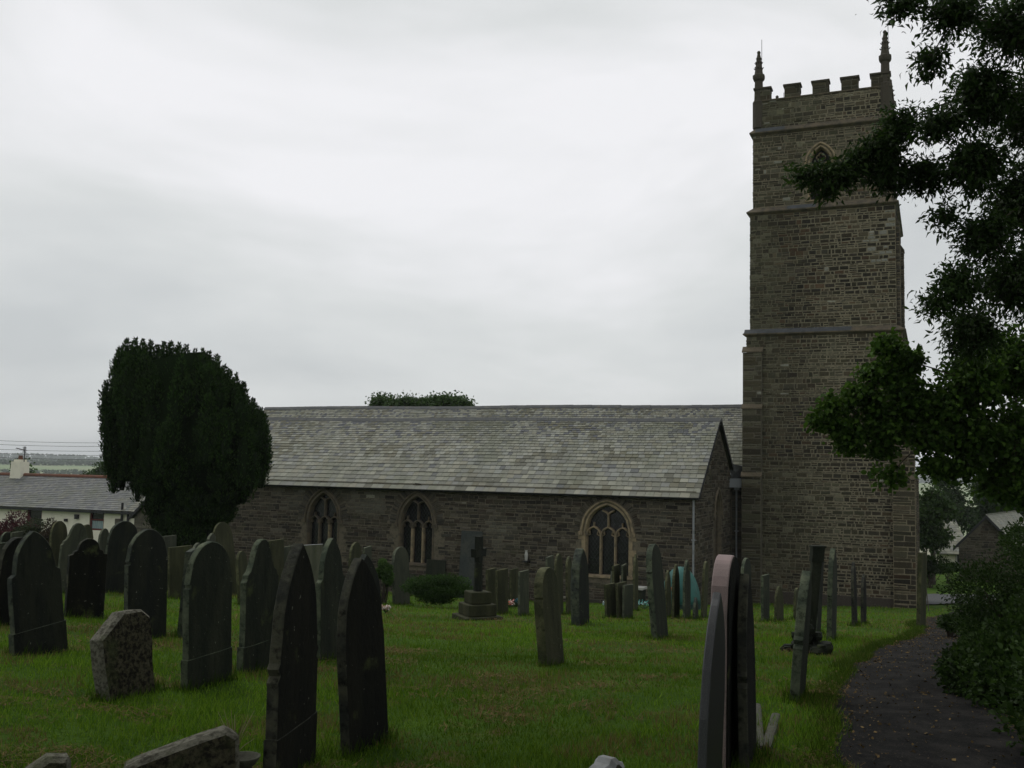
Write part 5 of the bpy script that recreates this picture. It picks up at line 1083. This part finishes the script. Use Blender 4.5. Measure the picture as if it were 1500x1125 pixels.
for i, (a, b, z0, z1) in enumerate(holes):
    z1 = min(z1, ev-.02); nm = 'window' if (z1-z0) < 1.6 else 'door'; f = MB(); zc_ = (z0+z1)/2
    for (x0, x1, y0, y1) in ((a, a+.09, z0, z1), (b-.09, b, z0, z1), (a+.09, b-.09, z0, z0+.09), (a+.09, b-.09, z1-.06, z1), (a+.09, b-.09, zc_-.06, zc_+.02)): f.box(Hc, x0, x1, .06, .16, y0, y1)
    fo = f.build(nm, M['redwood'], cott); p = MB(); p.add([Hc(a+.09, .14, z0+.09), Hc(b-.09, .14, z0+.09), Hc(b-.09, .14, z1-.06), Hc(a+.09, .14, z1-.06)], [(0, 1, 2, 3)]); p.build('pane', M['glass'], fo)
    if nm == 'window': p = MB(); p.add([Hc(a+.1, .125, z0+.1), Hc(b-.1, .125, z0+.1), Hc(b-.1, .125, zc_-.08), Hc(a+.1, .125, zc_-.08)], [(0, 1, 2, 3)]); p.build('curtain', M['curtain'], fo)
def hslope(w0, z0, w1, z1, over=.3):
    L_ = math.hypot(w1-w0, z1-z0); dw, dz = (w1-w0)/L_, (z1-z0)/L_; nw, nz = -dz, dw
    if nz < 0: nw, nz = -nw, -nz
    return (lambda u, v, d: Hc(u, w0+dw*(v-over)+nw*(d+.04), z0+dz*(v-over)+nz*(d+.04))), L_+over
cr_ = MB(); s5 = hs(209, 738)[0]
for (w0, w1) in ((0, 2.6), (5.2, 2.6)):
    f, ll = hslope(w0, ev, w1, rzz); cr_.add([f(s5, 0, -.02), f(sL_, 0, -.02), f(sL_, ll, -.02), f(s5, ll, -.02)], [(0, 1, 2, 3)], (.05, .05, .05))
    slates(cr_, f, s5, sL_, ll, .2, .17, wr=(1.1, 1.7), colf=lambda u, v: pick([(.13, .135, .135), (.15, .155, .15), (.165, .165, .15), (.12, .125, .13)], .14) if (u > hs(185, 720)[0] or w0 > 1) else pick([(.22, .22, .18), (.15, .15, .12), (.11, .12, .11)], .25))
cr_.build('roof', M['slate'], cott)
rt = MB(); u = s5
while u < sL_: rt.tube([Hc(u, 2.6, rzz+.05), Hc(u+.44, 2.6, rzz+.05)], .13, 8); u += .45
rt.build('ridge_tiles', M['terra'], cott)
d = ray(29, 690); cs_ = (o_+d*((pl_-o_).dot(hN)/d.dot(hN))-H0_).dot(hA); ch = MB(); zt = at(29, 674, (Hc(cs_, 2.6, 0)).y).z; ch.box(lambda x, y, z: Hc(cs_+x*(1.0-.12*(z-rzz)), 2.6+y, z), -.42, .42, -.35, .35, rzz-.5, zt-.1); ch.box(lambda x, y, z: Hc(cs_+x, 2.6+y, z), -.28, .28, -.25, .25, zt-.1, zt+.04); cho = ch.build('chimney', M['render'], cott)
pt = MB(); pt.tube([Hc(cs_, 2.6, zt+.03), Hc(cs_, 2.6, zt+.3)], [.14, .12], 10); pt.build('chimney_pot', M['terra'], cho)
ae = MB(); az_ = at(35, 654, Hc(cs_, 2.6, 0).y).z; sa = cs_-.3; ae.tube([Hc(sa, 2.6, zt-.5), Hc(sa, 2.6, az_)], .025, 5); ae.tube([Hc(sa-.15, 2.6, az_-.25), Hc(sa+.7, 2.6, az_-.1)], .018, 5)
for k in range(6): ae.tube([Hc(sa-.1+k*.14, 2.45, az_-.24+k*.02), Hc(sa-.1+k*.14, 2.75, az_-.24+k*.02)], .012, 4); ae.tube([Hc(sa-.1+k*.05, 2.6, az_-.4), Hc(sa-.1+k*.05, 2.6, az_-.02)], .010, 4)
ae.build('television_aerial', M['dark'], cott)
g = MB(); g.box(Hc, sR-.3, sL_, -.34, -.22, ev-.28, ev-.16); g.build('gutter', M['gutter'], cott)
for px_, zt2 in ((181, .35), (190, -.15)): sp = hs(px_, 750)[0]; g = MB(); g.tube([Hc(sp, -.12, -4.5), Hc(sp, -.12, ev+zt2)], .07, 7); g.build('downpipe', M['gutter'], cott)
for px_, py_, a in ((98, 762, .06), (114, 757, .10)): sp, zp = hs(px_, py_); g = MB(); g.box(lambda x, y, z: Hc(sp+x, y, zp+z), -a, a, -.18, -.0, -a*1.2, a*1.2); g.box(lambda x, y, z: Hc(sp+x, y, zp+z), -a*1.2, a*1.2, -.2, -.0, a*1.2, a*1.4); g.build('wall_lamp', M['dark'], cott)
sp, zp = hs(173, 764); g = MB(); g.box(lambda x, y, z: Hc(sp+x, y, zp+z), -.18, .18, -.06, -.0, -.16, .16); g.build('meter_box', M['wood'], cott)
# stone outhouse with gable facing the churchyard
oq = at(222, 800, 50); oz = float(gz(oq.x, 50)); out_ = empty('stone_outhouse', (oq.x, 50, oz), 'rubble stone outhouse gable between the cottage and the yew', 'outhouse')
oA = Vector((math.sin(math.radians(110)), math.cos(math.radians(110)), 0)); oN = Vector((math.sin(math.radians(20)), math.cos(math.radians(20)), 0)); ob = at(197, 756, 50)
def Oc(s, w, z): return Vector((ob.x, ob.y, 0))+oA*s+oN*w+Vector((0, 0, z))
ez = at(197, 757, 50).z; pkz = ez+1.9; OW = 4.0; mo = MB()
mo.box(Oc, 0, OW, 0, 5, oz-.5, ez-.02, (.13, .12, .09), 1); mo.add([Oc(0, 0, ez-.02), Oc(OW, 0, ez-.02), Oc(OW/2, 0, pkz-.06)], [(0, 1, 2)], (.13, .12, .09), 1)
panel(mo, lambda u, v, d: Oc(u, -d, v), 0, OW, oz, pkz, lambda u, v: v < ez+(pkz-ez)*(1-abs(u-OW/2)/(OW/2))-.05, colf=lambda u, v: pick([(.13, .12, .095), (.10, .095, .075), (.15, .14, .11)]), gap=.01)
mo.build('wall', [M['stone'], M['mortar']], out_); mo = MB()
for sg in (0, 1):
    xa = -.15 if sg == 0 else OW+.15; f = lambda u, v, d, xa=xa: Oc(xa+(OW/2-xa)*v, u, ez-.1+(pkz+.05-ez)*v+d+.04)
    mo.add([f(-.15, 0, -.03), f(5.1, 0, -.03), f(5.1, 1, -.03), f(-.15, 1, -.03)], [(0, 1, 2, 3)], (.04, .04, .04)); slates(mo, f, -.2, 5.1, 1.0, .09, .07, wr=(3, 4))
mo.build('roof', M['slate'], out_); mo = MB()
for xa in (-.17, OW+.17): mo.add([Oc(xa, -.22, ez-.16), Oc(OW/2, -.22, pkz-.06), Oc(OW/2, -.22, pkz+.10), Oc(xa, -.22, ez-.0), Oc(xa, -.17, ez-.16), Oc(OW/2, -.17, pkz-.06), Oc(OW/2, -.17, pkz+.10), Oc(xa, -.17, ez-.0)], [(0, 1, 2, 3), (4, 7, 6, 5), (0, 4, 5, 1), (3, 2, 6, 7)])
mo.build('bargeboard', M['gutter'], out_)
# overhead wires and their poles
for i, (ya, yb_) in enumerate(((640, 645), (646, 650), (653, 657), (659, 663), (665, 669))):
    a = at(-140, ya-3, 74); b = at(268, yb_+3, 66); w_ = MB(); pts = [a.lerp(b, t)-Vector((0, 0, .25*math.sin(math.pi*t))) for t in np.linspace(0, 1, 14)]; w_.tube(pts, .012, 4); o = w_.build('power_line', M['dark'], None, loc=tuple(pts[0]))
    tag(o, ['topmost', 'second from top', 'middle', 'second from bottom', 'lowest'][i]+' of the five overhead wires above the cottage', 'overhead wire', 'overhead wires')
for nm, px_, Y in (('utility_pole', 268, 66), ('utility_pole', -140, 74)):
    t = at(px_, 634, Y); z = float(gz(t.x, Y)); w_ = MB(); w_.tube([(t.x, Y, z-.2), (t.x, Y, t.z)], [.14, .09], 8); o = w_.build(nm, M['wood'], None, loc=(t.x, Y, z)); tag(o, 'wooden utility pole hidden behind the yew' if px_ > 0 else 'wooden utility pole left of the picture', 'pole')

# ------------------------------------------------------------------ buildings beyond the tower on the right
def house(nm, pxl, pxr, pye, pyr, Y, gable_px, label, cat, wallm, rot, Wd=5.0, stone=False, extra=None, cols=None):
    """long side faces the viewer; near gable optional"""
    q0 = at(pxl, pye, Y); q1 = at(pxr, pye, Y); z0 = float(gz((q0.x+q1.x)/2, Y)); L_ = q1.x-q0.x; ez = q0.z; rz = at(pxl, pyr, Y).z
    ca, sa_ = math.cos(rot), math.sin(rot)
    def f(s, w, z): return Vector((q0.x+s*ca-w*sa_, Y+s*sa_+w*ca, z))
    root = empty(nm, f(L_/2, Wd/2, z0), label, cat); m_ = MB(); L2 = L_
    m_.box(f, 0, L2, 0, Wd, z0-.5, ez, (.13, .12, .09), 1)
    for s in (0, L2): m_.add([f(s, 0, ez), f(s, Wd, ez), f(s, Wd/2, rz-.05)], [(0, 1, 2)], (.13, .12, .09), 1)
    if stone:
        panel(m_, lambda u, v, d: f(-d, u, v), 0, Wd, z0, rz, lambda u, v: v < ez+(rz-ez)*(1-abs(u-Wd/2)/(Wd/2))-.05, colf=lambda u, v: pick(WS), gap=.01); panel(m_, lambda u, v, d: f(u, -d, v), 0, L2, z0, ez, colf=lambda u, v: pick(WS), gap=.01)
        m_.build('wall', [M['stone'], M['mortar']], root)
    else: m_.build('wall', [wallm, wallm], root)
    m_ = MB()
    for (w0, w1) in ((-.25, Wd/2), (Wd+.25, Wd/2)):
        g = lambda u, v, d, w0=w0, w1=w1: f(u, w0+(w1-w0)*v, ez-.15+(rz+.02-ez+.15)*v+d+.03); m_.add([g(-.2, 0, -.02), g(L2+.2, 0, -.02), g(L2+.2, 1, -.02), g(-.2, 1, -.02)], [(0, 1, 2, 3)], (.05, .05, .05)); slates(m_, g, -.2, L2+.2, 1.0, .075, .06, wr=(4, 6), cols=cols or SLC)
    m_.build('roof', M['slate'], root); m_ = MB()
    for xe in (-.22,):
        for (w0, w1) in ((-.27, Wd/2), (Wd+.27, Wd/2)): m_.add([f(xe, w0, ez-.28), f(xe, w1, rz-.1), f(xe, w1, rz+.08), f(xe, w0, ez-.1), f(xe+.05, w0, ez-.28), f(xe+.05, w1, rz-.1), f(xe+.05, w1, rz+.08), f(xe+.05, w0, ez-.1)], [(0, 1, 2, 3), (4, 7, 6, 5), (0, 4, 5, 1), (3, 2, 6, 7)])
    m_.build('bargeboard', M['gutter'], root); m_ = MB(); m_.tube([f(-.2, Wd/2, rz+.03), f(L2+.2, Wd/2, rz+.03)], .09, 6); m_.build('ridge_tiles', M['ridge'], root)
    return root, f, ez, z0, L2
r_, f, ez, z0, L2 = house('yellow_house', 1372, 1416, 808, 765, 64, None, 'cream yellow house with slate roof beyond the lane', 'house', M['render'], math.radians(-4))
w_ = MB(); w_.box(f, L2-.75, L2-.12, -.05, .05, ez-1.15, ez-.12); wo = w_.build('window', M['dark'], r_); w_ = MB()
for x0, x1, y0, y1 in ((-.75, -.68, -1.15, -.12), (-.19, -.12, -1.15, -.12), (-.46, -.41, -1.08, -.19), (-.68, -.46, -.70, -.65), (-.41, -.19, -.70, -.65)): w_.box(f, L2+x0, L2+x1, -.09, -.052, ez+y0, ez+y1)
w_.build('frame', M['white'], wo)
# stone barn: gable end towards the churchyard
gq = at(1446, 757, 54); z0 = float(gz(gq.x, 54)); bar_ = empty('stone_barn', (gq.x, 54, z0), 'dark stone barn with its gable and slate roof at the far right', 'barn'); bR = math.radians(28)
gx = Vector((math.cos(-math.radians(12)), math.sin(-math.radians(12)), 0)); gy = Vector((-gx.y, gx.x, 0)); gy = (gy+gx*.45).normalized()
def Bc(s, w, z): return Vector((gq.x, 54, 0))+gx*s+gy*w+Vector((0, 0, z))
pz = gq.z; bz = at(1417, 800, 54).z; hw_ = 1.45; m_ = MB(); m_.add([Bc(-hw_, 0, z0-.4), Bc(hw_, 0, z0-.4), Bc(hw_, 0, bz), Bc(0, 0, pz-.05), Bc(-hw_, 0, bz)], [(0, 1, 2, 3, 4)], (.12, .11, .08), 1)
m_.add([Bc(-hw_, 9, z0-.4), Bc(hw_, 9, z0-.4), Bc(hw_, 9, bz), Bc(0, 9, pz-.05), Bc(-hw_, 9, bz), Bc(-hw_, 0, z0-.4), Bc(hw_, 0, z0-.4), Bc(hw_, 0, bz), Bc(-hw_, 0, bz)], [(0, 1, 2, 3, 4), (0, 5, 8, 4), (1, 2, 7, 6)], (.12, .11, .08), 1)
panel(m_, lambda u, v, d: Bc(u, -d, v), -hw_, hw_, z0, pz, lambda u, v: v < bz+(pz-bz)*(1-abs(u)/hw_)-.05, colf=lambda u, v: pick(WS, .2), gap=.01, hs=(.08, .16)); m_.build('wall', [M['stone'], M['mortar']], bar_); m_ = MB()
for sg in (-1, 1):
    g = lambda u, v, d, sg=sg: Bc(sg*(hw_+.2)*(1-v), u, bz-.15+(pz+.05-bz+.15)*v+d+.03); m_.add([g(-.2, 0, -.02), g(9, 0, -.02), g(9, 1, -.02), g(-.2, 1, -.02)], [(0, 1, 2, 3)], (.05, .05, .05)); slates(m_, g, -.2, 9, 1.0, .075, .06, wr=(4, 6))
m_.build('roof', M['slate'], bar_); m_ = MB()
for sg in (-1, 1): m_.add([Bc(sg*(hw_+.24), -.25, bz-.28), Bc(0, -.25, pz-.08), Bc(0, -.25, pz+.08), Bc(sg*(hw_+.24), -.25, bz-.12)], [(0, 1, 2, 3)]); m_.add([Bc(sg*(hw_+.24), -.2, bz-.28), Bc(0, -.2, pz-.08), Bc(0, -.2, pz+.08), Bc(sg*(hw_+.24), -.2, bz-.12)], [(0, 1, 2, 3)])
m_.build('bargeboard', M['gutter'], bar_)

# ------------------------------------------------------------------ haze
hb = MB(); hb.box(lambda x, y, z: Vector((x, y, z)), -5100, 5100, -5100, 5100, -120, 60); hz_ = bpy.data.materials.new('haze_air'); hz_.use_nodes = True; t_ = hz_.node_tree; t_.nodes.clear()
vo = t_.nodes.new('ShaderNodeVolumePrincipled'); vo.inputs['Color'].default_value = (.93, .97, 1, 1); vo.inputs['Density'].default_value = .00022; mo_ = t_.nodes.new('ShaderNodeOutputMaterial'); t_.links.new(vo.outputs[0], mo_.inputs['Volume'])
o = hb.build('haze', hz_); tag(o, 'thin grey haze over the far fields', 'haze', kind='stuff')
